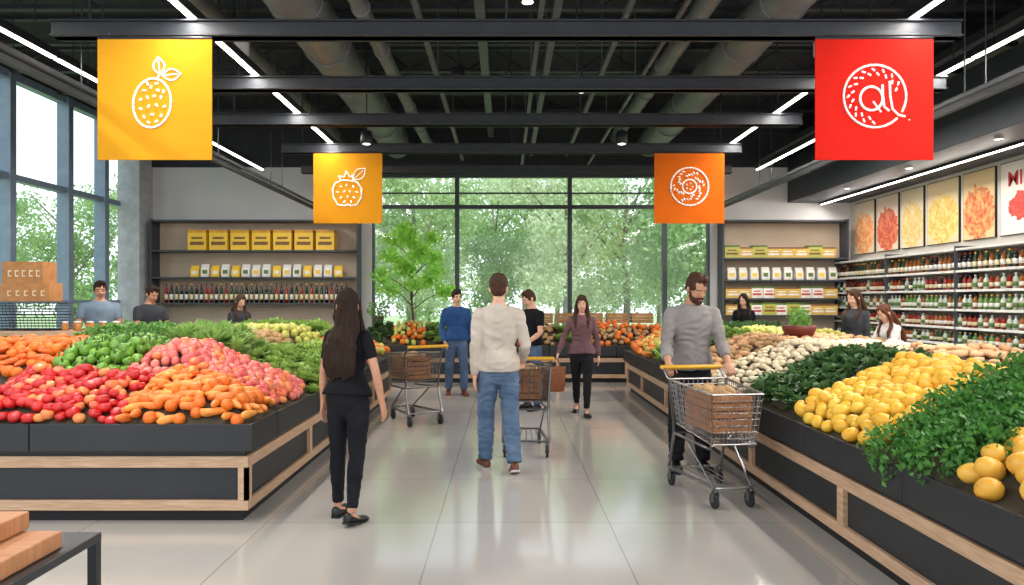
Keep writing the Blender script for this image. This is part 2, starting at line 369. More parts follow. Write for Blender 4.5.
m=MB(); m.box(-8.2,7.6,-2,15.2,-.1,0); struct('floor',m,floor_mat())
dark=mat('ceiling_black',(44,46,51),(36,38,43),.8)
m=MB(); m.box(-8.2,7.6,-.5,15.2,5.6,5.7); struct('ceiling',m,dark)
m=MB(); m.box(-8,-2.85,15,15.2,0,4.4); m.box(4.39,7.6,15,15.2,0,4.4); m.box(-2.85,4.39,15,15.2,0,.9); m.box(-2.85,4.39,15,15.2,4.26,4.4); struct('wall_back',m,wallM)
m=MB(); m.box(-8.0,7.6,14.95,15.2,4.4,5.6); struct('trim_1',m,dark)
m=MB(); m.box(7.4,7.6,2,15,0,5.6); struct('wall_right',m,mat('wall_offwhite',(206,200,192),(198,192,184),.8,scale=2))
m=MB(); m.box(-8.2,-8,-.5,15.2,0,.5); m.box(-8.2,-8,-.5,15.2,5.25,5.6); struct('wall_left',m,steel)
m=MB(); m.box(-8.0,-7.55,14.45,15,0,5.6); struct('trim_2',m,mat('column_grey',(200,204,208),rough=.7))
m=MB(); m.box(-7.5,-3.0,14.93,15,0,.12); m.box(4.45,7.3,14.93,15,0,.12); struct('baseboard_back',m,blk)
frameM=mat('window_frame_steel',(130,148,166),(118,136,154),.4,.1)
frameK=mat('window_frame_black',(62,68,74),rough=.4,metal=.2)
xs=[-2.85,-1.03,1.39,3.43,4.39]
wi=1
for a,b in zip(xs,xs[1:]):
    m=MB(); fw=.045
    m.box(a,a+fw,15.0,15.15,.9,4.26); m.box(b-fw,b,15.0,15.15,.9,4.26); m.box(a+fw,b-fw,15.0,15.15,4.19,4.26); m.box(a+fw,b-fw,15.0,15.15,.9,.98); m.box(a+fw,b-fw,15.02,15.12,3.52,3.60); m.box(a+fw,b-fw,15.03,15.1,3.84,3.87)
    w=struct('window_%d'%wi,m,frameK)
    g=MB(); g.box(a+fw,b-fw,15.06,15.07,.98,4.19); g.obj('glass_pane',GLASS,w); wi+=1
ys=[15,13.9,12.75,11.25,9.75,8.25,6.75,5.25,3.75,2.25,.75,-.5]
for a,b in zip(ys[1:],ys):
    m=MB(); fw=.07
    m.box(-8.12,-7.9,a,a+fw,.5,5.25); m.box(-8.12,-7.9,b-fw,b,.5,5.25)
    for z0,z1 in ((.5,.6),(1.5,1.56),(3.5,3.6),(5.12,5.25)): m.box(-8.1,-7.94,a+fw,b-fw,z0,z1)
    w=struct('window_%d'%wi,m,frameM)
    g=MB(); g.box(-8.05,-8.04,a+fw,b-fw,.6,5.12); g.obj('glass_pane',GLASS,w); wi+=1
canM=mat('canopy_slate',(48,55,64),(42,48,57),.5)
m=MB(); m.box(6.05,7.4,2.5,15,3.64,4.58); c=m.obj('canopy',canM,label="dark slate soffit canopy running above the bottle shelving",cat="canopy",bevel=.01); recenter(c)
lampE=mat('lamp_diffuser',(255,250,242),(255,248,238),.5,emit=9)
def area(name,parent,loc,sx,sy,power,color=(1,.955,.89),rot=(0,0,0)):
    l=bpy.data.lights.new(name,'AREA'); l.shape='RECTANGLE'; l.size=sx; l.size_y=sy; l.energy=power; l.color=color
    o=bpy.data.objects.new(name,l); COL.objects.link(o); o.location=loc; o.rotation_euler=rot; o.parent=parent; return o
for y in (4.2,7.4,10.6,13.4):
    rt=root('cove_light',(6.75,y,3.58),"slim white linear light under the slate canopy","light",group="canopy linear lights")
    m=MB(); m.box(-.03,.03,-1.55,1.55,.02,.06); m.obj('housing',steel,rt)
    m=MB(); m.box(-.02,.02,-1.53,1.53,.008,.02); m.obj('diffuser',lampE,rt)
    area('lamp',rt,(0,0,0),.06,2.5,44,rot=(0,math.radians(22),0))
for y in (5.0,7.0,9.0,11.0,13.0):
    rt=root('downlight',(6.35,y,3.625),"small round recessed downlight in the canopy soffit","light",group="canopy downlights")
    m=MB(); m.lathe([(0,.003),(.06,.003),(.062,0),(.045,0),(.045,.012),(0,.012)],16); m.obj('trim_ring',mat('ring_white',(210,210,210)),rt)
    m=MB(); m.lathe([(0,.0),(.042,.0),(.042,.002),(0,.002)],16); m.obj('bulb',mat('spot_bulb',(255,244,225),(255,244,225),emit=5),rt)
# ------------------------------------------------ CEILING STUFF
beamM=mat('beam_black',(46,49,55),(37,40,46),.5,.1)
for y,x0,x1 in ((6.0,-3.86,3.88),(7.5,-3.16,4.7),(9.0,-3.78,3.8),(10.7,-3.4,3.6),(12.4,-3.6,4.0)):
    m=MB(); m.box(x0,x1,y-.05,y+.05,3.80,3.94); m.box(x0,x1,y-.08,y+.08,3.80,3.815); m.box(x0,x1,y-.08,y+.08,3.925,3.94)
    for x in [x0+.3,(x0+x1)/2,x1-.3]: m.tube((x,y,3.94),(x,y,5.6),.012)
    b=m.obj('ceiling_beam',beamM,label="black steel beam hung across the ceiling",cat="beam",group="suspended ceiling beams",bevel=.004); recenter(b)
for i in range(12):
    y=1.6+i*1.2
    m=MB(); m.box(-7.9,7.3,y-.05,y+.05,5.20,5.25); m.box(-7.9,7.3,y-.05,y+.05,5.55,5.6)
    x=-7.8
    while x<6.2: m.tube((x,y,5.24),(x+.45,y,5.56),.012,n=4); m.tube((x+.45,y,5.56),(x+.9,y,5.24),.012,n=4); x+=.9
    b=m.obj('roof_truss',beamM,label="dark open-web roof truss under the ceiling",cat="truss",group="roof trusses"); recenter(b)
railM=mat('rail_grey',(104,108,114),(88,92,98),.5,.2)
for x,z,r in ((-4.05,3.48,.03),(-3.85,3.48,.02),(4.6,3.5,.03),(4.4,3.5,.02),(-5.6,4.3,.03),(-.9,4.5,.03),(.35,4.35,.025),(.55,4.6,.04),(1.3,4.6,.03),(5.4,4.5,.05),(-6.6,4.7,.05),(-.3,5.0,.06),(1.75,4.4,.02)):
    m=MB(); m.box(x-r,x+r,.5,14.8,z,z+r*2); 
    y=1.3
    while y<14.8: m.tube((x,y,z+r*2),(x,y,5.6),.008,n=5); y+=2.7
    b=m.obj('conduit_rail',railM if abs(x)<3.6 else beamM,label="thin metal conduit rail suspended below the roof",cat="rail",group="ceiling conduit rails"); recenter(b)
ductM=mat('duct_galvanised',(138,140,144),(118,120,124),.5,.3,scale=3)
for x,z,r,y1 in ((-2.25,4.8,.29,14.6),(-1.55,4.7,.09,14.6),(3.0,4.8,.26,14.6),(2.3,4.95,.12,14.6),(-3.5,4.9,.16,14.6)):
    m=MB(); m.tube((x,.2,z),(x,y1,z),r,n=28)
    y=1
    while y<y1: m.tube((x,y,z),(x,y+.04,z),r+.015,n=28); y+=1.3
    b=m.obj('ventilation_duct',ductM,label="round galvanised ventilation duct running along the ceiling",cat="duct",group="ceiling ducts")
    for p in b.data.polygons: p.use_smooth=len(p.vertices)==4
    recenter(b)
for x in (-4.5,-2.68,3.5,4.68):
    for y in (2.5,5.5,8.5,11.5):
        rt=root('linear_light',(x,y,3.97),"slim linear white light fixture hanging in a row","light",group="linear ceiling lights")
        m=MB(); m.box(-.04,.04,-1.49,1.49,.01,.09); 
        for yy in (-1.2,1.2): m.tube((0,yy,.09),(0,yy,1.63),.006,n=5)
        m.obj('housing',steel,rt)
        m=MB(); m.box(-.028,.028,-1.48,1.48,0,.01); m.obj('diffuser',lampE,rt)
        area('lamp',rt,(0,0,-.01),.05,2.9,60)
canw=mat('lamp_can_white',(205,205,205),rough=.5)
for x,y,z in ((-2.75,7.3,4.1),(3.3,7.3,4.1),(-.55,8.2,4.1),(.9,8.2,4.0),(-1.9,9.6,3.7),(1.6,9.6,3.7),(-1.0,6.3,4.3),(.2,6.2,4.2)):
    rt=root('ceiling_spotlight',(x,y,z),"small cylindrical spotlight hanging on a thin rod","light",group="cylinder spotlights")
    m=MB(); m.lathe([(.0,0),(.07,0),(.08,.01),(.08,.16),(.03,.19),(0,.19)],16); m.obj('shade',canw if abs(x)>2 else steel,rt,True)
    m=MB(); m.tube((0,0,.18),(0,0,5.6-z),.008); m.obj('rod',steel,rt)
    m=MB(); m.lathe([(0,-.004),(.05,-.004),(.05,.0),(0,0)],12); m.obj('bulb',MC['spot_bulb'],rt)
# ------------------------------------------------ BANNERS
inkW=mat('emblem_white',(250,248,240),(250,248,240),.6)
def emblem(kind,w):
    m=MB(); S=w
    def strokes(pts,r):
        P=[V((x*S,-.012,z*S)) for x,z in pts]
        for a,b in zip(P,P[1:]): m.tube(a,b,r*S,n=6)
        for a in P: m.ell(a,(r*S,r*S,r*S),None,8,6)
    def oval(cx,cz,rx,rz,tilt=0,a0=0,a1=2*pi,n=30,r=.010):
        pts=[]
        for i in range(n+1):
            a=a0+(a1-a0)*i/n; x=rx*math.cos(a); z=rz*math.sin(a)
            pts.append((cx+x*math.cos(tilt)-z*math.sin(tilt),cz+x*math.sin(tilt)+z*math.cos(tilt)))
        strokes(pts,r)
    def dash(x,z,a,l=.012,r=.010): strokes([(x-l*math.cos(a),z-l*math.sin(a)),(x+l*math.cos(a),z+l*math.sin(a))],r)
    def leaf(x,z,a,L,w2):
        up=[];dn=[]
        for i in range(9):
            t=i/8; o=w2*math.sin(pi*t); bx=x+L*t*math.cos(a); bz=z+L*t*math.sin(a)
            up.append((bx-o*math.sin(a),bz+o*math.cos(a))); dn.append((bx+o*math.sin(a),bz-o*math.cos(a)))
        strokes(up,.008); strokes(dn,.008); strokes([(x,z),(x+L*.8*math.cos(a),z+L*.8*math.sin(a))],.006)
    if kind==0:
        oval(-.02,-.06,.165,.215,-.12)
        for i,(x,z) in enumerate([(-.09,.05),(-.03,.08),(.03,.05),(-.12,-.03),(-.06,-.01),(0,0),(.06,-.01),(-.12,-.11),(-.05,-.09),(.02,-.08),(.09,-.09),(-.09,-.18),(-.02,-.16),(.06,-.17),(-.05,-.23),(.02,-.22),(-.06,.11),(.02,.11),(.08,.04)]): dash(x,z,i*1.3,.007,.011)
        strokes([(.02,.15),(.06,.21)],.010); leaf(.05,.19,1.7,.15,.05); leaf(.07,.18,.1,.16,.05)
    elif kind==1:
        strokes([(-.18,.05),(-.22,-.03),(-.21,-.15),(-.15,-.26),(-.05,-.28),(0,-.26),(.05,-.28),(.14,-.26),(.20,-.15),(.20,-.02),(.13,.07),(0,.09),(-.09,.09),(-.18,.05)],.011)
        for i,(x,z) in enumerate([(-.10,0),(-.02,.02),(.08,0),(-.15,-.08),(-.05,-.07),(.03,-.07),(.13,-.08),(-.10,-.16),(0,-.15),(.09,-.16),(-.05,-.22),(.05,-.22)]): dash(x,z,i,.010,.012)
        strokes([(-.10,.09),(-.13,.15),(-.05,.14),(-.02,.22),(.03,.14),(.07,.16),(.07,.09)],.011); leaf(.08,.1,.75,.24,.07)
    elif kind==2:
        oval(0,0,.27,.27,r=.012); oval(0,0,.10,.10,r=.011)
        for i in range(34):
            a=i*2.399; rr=.135+.10*((i*7)%10)/10; dash(rr*math.cos(a),rr*math.sin(a),a+1,.010,.012)
        for i in range(5): a=i*1.257; dash(.045*math.cos(a),.045*math.sin(a),a,.004,.010)
    else:
        oval(0,0,.265,.265,a0=-.50,a1=2*pi-.80,r=.010)
        for i in range(24):
            a=.30+i*.19; rr=.19+.035*(i%2); dash(rr*math.cos(a),rr*math.sin(a),a+.8,.010,.009)
        oval(-.03,-.02,.095,.10,r=.011)
        strokes([(.065,.09),(.068,0),(.08,-.09),(.115,-.12)],.011)
        strokes([(.125,.12),(.13,0),(.15,-.11),(.20,-.16),(.25,-.17)],.010); strokes([(-.01,-.05),(.05,-.13)],.009)
        strokes([(.29,-.2),(.295,-.2)],.005)
    return m
def banner(x0,x1,y,z0,z1,c,kind,label):
    w=x1-x0
    rt=root('hanging_banner',((x0+x1)/2,y,z0),label,'banner')
    m=MB(); h=z1-z0
    m.box(-w/2,w/2,-.006,.006,0,h); m.obj('cloth_panel',c,rt)
    m=MB(); m.tube((-w/2,0,h),(w/2,0,h),.014,n=8); m.tube((-w*.4,0,h),(-w*.4,0,h+.04),.005); m.tube((w*.4,0,h),(w*.4,0,h+.04),.005); m.obj('hanging_rod',steel,rt)
    e=emblem(kind,w); e.v=[(a,b,cc+h*.52) for a,b,cc in e.v]; e.obj('emblem',inkW,rt,True,label="white line-drawn fruit emblem")
def bmat(n,c): return mat(n,c,tuple(x*.97 for x in c),.95,spec=.05)
banner(-3.42,-2.46,5.88,2.736,3.76,bmat('banner_yellow',(204,144,34)),0,"yellow square banner with white outlined fruit and leaves")
banner(-2.90,-1.86,10.6,2.72,3.79,bmat('banner_yellow2',(212,142,32)),1,"yellow banner with small white berry emblem")
banner(2.26,3.32,10.6,2.72,3.79,bmat('banner_orange',(218,104,28)),2,"orange banner with white round slice emblem")
banner(2.604,3.595,5.88,2.736,3.76,bmat('banner_red',(202,36,28)),3,"red banner with white circular letter emblem")

# ------------------------------------------------ PRODUCE MESHES
def lumpy(r,seed,amp=.06,fs=2.0,nu=12,nv=8,dimple=0,lobes=0,lob=.08,taper=0,bend=0):
    m=MB(); m.ell((0,0,0),(1,1,1),None,nu,nv); out=[]
    for p in m.v:
        p=V(p); k=1+amp*noise.noise(p*fs+V((seed,0,0)))
        if lobes: k*=1+lob*math.cos(lobes*math.atan2(p.y,p.x))*(1-abs(p.z))
        if dimple: k*=1-dimple*max(0,abs(p.z)-.75)/.25
        tp=1-taper*p.y
        out.append((p.x*k*r[0]*tp+bend*p.y*p.y,p.y*k*r[1],p.z*k*r[2]*tp))
    m.v=out; return m
def bunch(n,L,w,arch,seed,crink=0,seg=4,spread=1.0):
    rr=random.Random(seed); m=MB()
    for i in range(n):
        a=rr.uniform(0,2*pi); el=rr.uniform(.10,1.45)*spread; l=L*rr.uniform(.7,1.1); ww=w*rr.uniform(.7,1.2)
        d=V((math.cos(a)*math.sin(el),math.sin(a)*math.sin(el),math.cos(el))); sd=V((-math.sin(a),math.cos(a),0)); up=sd.cross(d)*-1
        rows=[]
        for k in range(seg+1):
            t=k/seg; c=d*(l*t)+V((0,0,-arch*l*t*t)); wd=ww*math.sin(pi*min(1,.12+t*.86))
            cr=crink*math.sin(k*2.1+i)
            rows.append([c-sd*wd+up*(.3*wd+cr),c-up*(cr*.5),c+sd*wd+up*(.3*wd-cr)])
        vs=[p for r_ in rows for p in r_]; fs=[]
        for k in range(seg):
            for j in (0,1): q=k*3+j; fs.append((q,q+1,q+4,q+3))
        m.add(vs,fs)
    return m
def foliage(n,r,ls,seed,sz=1.0,base=0.0,shell=.35):
    rr=random.Random(seed); vs=[];fs=[]
    for i in range(n):
        z=rr.uniform(-1,1) if base<0 else rr.uniform(base,1); a=rr.uniform(0,2*pi); q=math.sqrt(max(0,1-z*z)); k=r*(1-shell*rr.random()**1.5)*(1+.25*noise.noise(V((math.cos(a)*q*2+seed,math.sin(a)*q*2,z*2))))
        c=V((math.cos(a)*q*k,math.sin(a)*q*k,z*k*sz))
        d=V((rr.uniform(-1,1),rr.uniform(-1,1),rr.uniform(-.6,1))).normalized(); e=d.orthogonal().normalized()
        e=Matrix.Rotation(rr.uniform(0,6.28),3,d)@e; l=ls*rr.uniform(.6,1.2)
        o=len(vs); vs+= [c-e*l*.5,c+d.cross(e)*l*.28,c+e*l*.5+d*l*.12,c-d.cross(e)*l*.28]; fs.append((o,o+1,o+2,o+3))
    m=MB(); m.add(vs,fs); return m
PM={}
def reg(k,builders,mt,smooth=True): PM[k]=[b.mesh(k,mt,smooth) for b in builders]
def pm(n,a,b,r=.35,sc=12,bump=0): return mat(n,a,b,r,scale=sc,rnd=.6,bump=bump)
reg('tomato',[lumpy((.045,.045,.038),i,.03,2,14,9,.25,5,.03) for i in range(2)],pm('tomato_skin',(206,34,28),(168,22,26),.22))
reg('orange',[lumpy((.045,.045,.044),i,.02,3,14,9) for i in range(2)],pm('orange_peel',(232,124,30),(216,98,20),.45,60,.15))
reg('carrot',[lumpy((.027,.092,.027),i+3,.05,2,10,10,taper=.35) for i in range(3)],pm('carrot_skin',(232,120,44),(208,88,26),.45,30,.2))
reg('squash',[lumpy((.030,.082,.030),i+9,.08,2,12,9,taper=.15,bend=.02) for i in range(3)],pm('squash_skin',(222,104,38),(238,160,66),.4))
reg('bell_pepper',[lumpy((.048,.048,.055),i,.07,2,16,9,.3,4,.09) for i in range(2)],pm('pepper_green',(112,158,46),(72,118,32),.22))
reg('radish',[lumpy((.038,.038,.042),i,.05,2,12,8) for i in range(2)],pm('radish_skin',(206,66,76),(228,136,118),.35))
def grapes(seed):
    rr=random.Random(seed); m=MB()
    for i in range(26):
        a=rr.uniform(0,6.28);q=rr.uniform(0,.06);m.ell((math.cos(a)*q*1.3,math.sin(a)*q,rr.uniform(0,.05)*(1-q*8)),(.016,.016,.018),None,8,6)
    return m
reg('green_grape_cluster',[grapes(i) for i in range(2)],pm('grape_skin',(150,176,72),(112,150,50),.25))
reg('potato',[lumpy((.034,.052,.032),i+20,.12,2,10,7) for i in range(3)],pm('potato_skin',(190,154,106),(160,122,78),.7,25,.2))
reg('onion',[lumpy((.04,.04,.036),i,.04,2,12,8,.3) for i in range(2)],pm('onion_skin',(176,90,104),(204,150,140),.35))
reg('lemon',[lumpy((.043,.056,.042),i+30,.05,1.5,14,9) for i in range(3)],pm('lemon_peel',(244,206,72),(232,164,38),.4,60,.15))
reg('mango',[lumpy((.055,.066,.052),i+40,.06,1.3,16,10) for i in range(2)],pm('mango_skin',(238,190,78),(226,160,50),.4,5))
mm=MB(); mm.lathe([(.012,0),(.013,.02),(.036,.022),(.04,.034),(.03,.052),(.012,.06),(0,.061)],12)
reg('mushroom',[mm],pm('mushroom_cap',(238,226,198),(222,200,160),.6))
reg('ginger_root',[lumpy((.04,.06,.03),i+60,.35,2.5,12,8) for i in range(3)],pm('ginger_skin',(222,178,128),(204,148,108),.7,20,.2))
reg('apple',[lumpy((.042,.042,.038),i,.03,2,14,8,.35) for i in range(2)],pm('apple_skin',(214,72,60),(228,150,80),.3,5))
reg('pear',[lumpy((.036,.036,.048),i+5,.1,1.2,12,8) for i in range(2)],pm('pear_skin',(206,196,100),(170,176,70),.4))
def gm(n,a,b,t=.3): return mat(n,a,b,.5,scale=14,rnd=.4,transl=t)
reg('leafy_green_bunch',[bunch(130,.22,.013,.25,i,0,5,.9) for i in range(3)],gm('leafy_green',(132,172,84),(178,206,124)))
reg('spinach_bunch',[foliage(420,.17,.062,i+70,.85,-.1,.6) for i in range(3)],gm('spinach_leaf',(84,138,60),(132,178,88)))
reg('kale_bunch',[bunch(46,.16,.035,.3,i+5,.012,5) for i in range(3)],gm('kale_leaf',(66,102,58),(104,140,84)))
reg('parsley_bunch',[foliage(620,.17,.042,i,.95,-.1,.5) for i in range(3)],gm('parsley_leaf',(54,112,48),(98,156,68)))
reg('lettuce_head',[bunch(34,.13,.045,.1,i+11,.01,4,1.0) for i in range(3)],gm('lettuce_leaf',(138,176,80),(178,204,114)))
stemM=mat('stem_green',(70,110,40))
stm=MB(); stm.limb([(0,0,.045),(.004,0,.062),(.012,0,.075)],[.008,.006,.008],n=8); stemMesh=stm.mesh('stem',stemM,True)
HEAP={'leafy_green_bunch':.10,'spinach_bunch':.10,'parsley_bunch':.09}
class Disp:
    def __init__(s,x0,x1,y0,y1,slope=.43,cap=1.15,sides=('F','R')):
        s.b=(x0,x1,y0,y1); s.slope=slope; s.cap=cap; s.sides=sides; s.regions=[]
    def H(s,x,y):
        x0,x1,y0,y1=s.b; L=[]
        L.append((x1-x) if 'R' in s.sides else (x1-x)*2.2); L.append((x-x0) if 'L' in s.sides else (x-x0)*2.2)
        L.append((y-y0) if 'F' in s.sides else (y-y0)*2.2); L.append((y1-y)*1.6)
        d=max(0,min(L)); h=.69+s.slope*min(d,s.cap)
        for (a,b,c,e,k) in s.regions:
            if a<=x<=b and c<=y<=e: h+=HEAP.get(k,.06)*min(1,2.2*math.sin(pi*(x-a)/(b-a)))*min(1,2.2*math.sin(pi*(y-c)/(e-c))); break
        return h+.02*noise.noise(V((x*4,y*4,0)))
CNT={}
def scatter(D,kinds,x0,x1,y0,y1,sp,lift,tilt,jit=.3,sc=(.85,1.15),extra=0):
    row=0; y=y0+sp*.4
    def put(px,py,z):
        ks=[k for k in kinds if CNT.get(k,0)<296]
        if not ks: return
        kind=R.choice(ks); CNT[kind]=CNT.get(kind,0)+1; label,cat=PR[kind][:2]
        rot=(R.uniform(-tilt,tilt),R.uniform(-tilt,tilt),R.uniform(0,6.28)) 
        o=place(R.choice(PM[kind]),kind,None,label,cat,cat+' heap',None,0,(px,py,z),rot,R.uniform(*sc))
        if kind=='bell_pepper': place(stemMesh,'stem',o)
    while y<y1-sp*.2:
        x=x0+sp*(.4 if row%2 else .9)
        while x<x1-sp*.2:
            px=x+R.uniform(-jit,jit)*sp; py=y+R.uniform(-jit,jit)*sp
            z=D.H(px,py)+lift+R.uniform(0,.015)
            put(px,py,z)
            if extra and R.random()<extra and x0+.08<px<x1-.08 and y0+.08<py: put(px+sp*.45,py+sp*.4,D.H(px+sp*.45,py+sp*.4)+lift+sp*.42)
            x+=sp
        y+=sp*.87; row+=1
PR={
'tomato':("ripe red tomato in the produce display","tomato",.074,.028,.5),'orange':("round orange in the produce display","orange",.084,.03,.5),
'carrot':("plump orange carrot piled in the display","carrot",.076,.022,.3),'squash':("long small orange squash piled in the display","squash",.074,.024,.3),
'bell_pepper':("green bell pepper in the display","bell pepper",.090,.035,.6),'radish':("pinkish red radish in the display","radish",.069,.026,.6),
'green_grape_cluster':("cluster of green grapes in the display","grapes",.12,.01,.3),'potato':("brown potato in the display","potato",.090,.02,.4),
'onion':("purple onion in the display","onion",.09,.025,.6),'lemon':("bright yellow lemon heaped in the display","lemon",.088,.03,.8),
'mango':("pale orange mango in the display","mango",.110,.035,.6),'mushroom':("cream mushroom with round cap in the display","mushroom",.094,0,.4),
'ginger_root':("knobbly tan ginger root in the display","ginger",.12,.02,.3),'apple':("red and yellow apple in the display","apple",.084,.03,.6),
'pear':("yellow green pear in the display","pear",.105,.03,.9),'leafy_green_bunch':("bunch of long thin green leaves in the display","leafy greens",.18,-.01,.2),
'spinach_bunch':("bushy broad-leaved green bunch in the display","spinach",.19,-.01,.2),
'kale_bunch':("dark crinkled kale bunch in the display","kale",.17,-.02,.35),'parsley_bunch':("bushy dark green parsley bunch in the display","parsley",.185,.0,.3),
'lettuce_head':("light green lettuce head in the display","lettuce",.17,-.01,.3)}
def fill(D):
    for (a,b,c,e,k) in D.regions:
        ks=k.split('+'); sp=sum(PR[q][2] for q in ks)/len(ks); lift=PR[ks[0]][3]; tilt=PR[ks[0]][4]
        far=(c>8.4); mid=c>7; leaf='bunch' in k or 'lettuce' in k
        f=1.3 if far else 1.12 if mid else 1
        scatter(D,ks,a,b,c,e,sp*f,lift*f,tilt,.28,(1.1,1.4) if far else (1.0,1.25) if mid else (.88,1.15),0 if leaf or c>6 else .3)
bedM=mat('display_bed_dark',(78,66,50),(60,54,40),.9,scale=6)
def build_display(D,label,vert_front,vert_side):
    x0,x1,y0,y1=D.b
    rt=root('produce_display',((x0+x1)/2,(y0+y1)/2,0),label,'display counter')
    m=MB(); m.box(x0+.03,x1-.03,y0+.03,y1-.03,.085,.55); m.obj('body',blk,rt,world=True)
    m=MB(); m.box(x0+.06,x1-.06,y0+.06,y1-.06,0,.085); m.obj('plinth',mat('plinth_black',(20,21,24),rough=.6),rt,world=True)
    def strip(z0,z1):
        m=MB()
        m.box(x0,x1,y0,y0+.03,z0,z1); m.box(x0,x1,y1-.03,y1,z0,z1); m.box(x0,x0+.03,y0+.03,y1-.03,z0,z1); m.box(x1-.03,x1,y0+.03,y1-.03,z0,z1)
        return m
    strip(.385,.465).obj('wood_rail',wood,rt,world=True,bevel=.003); strip(.085,.155).obj('wood_rail',wood,rt,world=True,bevel=.003)
    for x in vert_front:
        m=MB(); m.box(x-.035,x+.035,y0,y0+.03,.155,.385); m.obj('wood_stile',wood,rt,world=True)
    for y in vert_side:
        xx=x1-.03 if 'R' in D.sides else x0
        m=MB(); m.box(xx,xx+.03,y-.04,y+.04,.155,.385); m.obj('wood_stile',wood,rt,world=True)
    def tray(a,b,c,d):
        m=MB(); t=.02
        m.box(a,b,c,c+t,.51,.70); m.box(a,b,d-t,d,.51,.68); m.box(a,a+t,c+t,d-t,.51,.70); m.box(b-t,b,c+t,d-t,.51,.70); m.box(a+t,b-t,c+t,d-t,.51,.53)
        m.obj('tray',blk,rt,world=True,bevel=.004)
    o=.05; dp=.5
    def span(a,b,L=1.25):
        n=max(1,round((b-a)/L)); return [(a+(b-a)*i/n+.004,a+(b-a)*(i+1)/n-.004) for i in range(n)]
    if 'F' in D.sides:
        for a,b in span(x0-o,x1+o): tray(a,b,y0-o,y0+dp)
    ys_=y0+dp if 'F' in D.sides else y0-o
    for a,b in span(ys_,y1+o):
        if 'R' in D.sides: tray(x1-dp,x1+o,a,b)
        if 'L' in D.sides: tray(x0-o,x0+dp,a,b)
    X0,X1,Y0,Y1=x0-.025,x1+.025,y0-.025,y1+.025
    m=MB(); st=.07; nx=int((X1-X0)/st); ny=int((Y1-Y0)/st); vs=[];fs=[]
    for j in range(ny+1):
        for i in range(nx+1):
            x=X0+(X1-X0)*i/nx; y=Y0+(Y1-Y0)*j/ny; vs.append((x,y,D.H(x,y)-.015))
    for j in range(ny):
        for i in range(nx): a=j*(nx+1)+i; fs.append((a,a+1,a+nx+2,a+nx+1))
    m.add(vs,fs); 
    m.box(x0,x1,y0,y1,.55,.60)
    m.obj('produce_bed',bedM,rt,world=True)
    return rt
LD=Disp(-4.8,-1.80,4.90,11.1,sides=('F','R'),cap=.93)
LD.regions=[(-3.80,-2.72,4.88,5.50,'tomato+tomato+tomato+apple'),(-2.72,-1.79,4.88,5.50,'squash+squash+orange'),
 (-4.7,-3.60,5.50,6.75,'carrot+carrot+orange'),(-3.60,-2.96,5.50,6.35,'bell_pepper'),(-2.96,-1.79,5.50,6.45,'radish+radish+radish+apple'),
 (-4.05,-3.27,6.5,7.35,'spinach_bunch'),(-3.25,-2.5,6.5,7.35,'leafy_green_bunch'),(-2.5,-1.79,6.45,7.9,'lettuce_head'),
 (-3.4,-2.5,7.4,8.4,'potato'),(-4.7,-3.4,7.4,8.5,'apple+onion'),(-2.45,-1.79,7.9,9.2,'green_grape_cluster'),(-3.6,-2.45,8.5,9.6,'pear'),(-4.7,-3.6,8.5,9.9,'onion'),
 (-2.45,-1.79,9.2,11.0,'orange+apple+pear'),(-3.9,-2.5,9.7,11.0,'lettuce_head')]
build_display(LD,"long black produce island with pale oak trim and trays",[-1.835,-4.765],[4.94,6.5,8.1,9.6,11.06])
fill(LD)
RD=Disp(2.10,4.65,2.45,12.1,sides=('L',),cap=.80)
RD.regions=[(2.09,3.2,2.5,3.26,'mango'),(2.09,3.2,3.26,3.98,'parsley_bunch'),(2.09,3.1,4.0,5.2,'lemon'),(2.09,3.3,5.2,6.2,'kale_bunch'),(3.3,4.3,5.4,6.2,'ginger_root'),
 (2.09,4.1,6.2,7.4,'mushroom'),(2.09,4.3,7.4,8.8,'ginger_root+potato'),(2.09,3.2,8.8,10.3,'lettuce_head'),(3.2,4.4,8.8,10.3,'pear'),(2.09,3.0,10.3,12.0,'squash+orange+pear'),(3.0,4.5,10.3,12.0,'kale_bunch')]
build_display(RD,"long black produce island with oak framed panels and trays",[],[2.8,4.39,6.0,7.6,9.2,10.8,12.06])
fill(RD)
BD=Disp(-2.9,3.3,13.2,14.35,sides=('F',),cap=.7,slope=.45)
BD.regions=[(-2.8,-2.2,13.18,14.2,'kale_bunch'),(-2.2,-1.5,13.18,14.2,'orange+pear+pear'),(-1.5,-.6,13.18,14.2,'lettuce_head'),(-.6,.3,13.18,14.2,'apple+pear'),(.3,1.0,13.18,14.2,'potato+pear'),(1.0,1.6,13.18,14.2,'lettuce_head'),(1.6,3.2,13.18,14.2,'orange+pear+potato')]
build_display(BD,"low black produce counter with oak trim below the windows",[-2.86,-1.6,-.3,1.0,2.3,3.26],[])
fill(BD)
def crate(name,w,d,h,loc,yaw,label,group=None,slats=3,m_=None):
    m=MB(); t=.012
    for i in range(slats):
        z0=h*i/slats+.004; z1=h*(i+1)/slats-.008
        m.box(-w/2,w/2,-d/2,-d/2+t,z0,z1); m.box(-w/2,w/2,d/2-t,d/2,z0,z1); m.box(-w/2,-w/2+t,-d/2+t,d/2-t,z0,z1); m.box(w/2-t,w/2,-d/2+t,d/2-t,z0,z1)
    for sx in (-1,1):
        for sy in (-1,1): m.box(sx*(w/2-.03)-.012,sx*(w/2-.03)+.012,sy*(d/2-.03)-.012,sy*(d/2-.03)+.012,0,h)
    m.box(-w/2+t,w/2-t,-d/2+t,d/2-t,0,.012)
    me=m.mesh(name,m_ or crateM); return place(me,name,None,label,'crate',group,None,0,loc,(0,0,yaw))
for i in range(6): crate('wooden_crate',.42,.3,.2,(.25+i*.5,14.12,1.10),R.uniform(-.05,.05),"small slatted wooden crate on the produce counter",group="crates on the back counter")

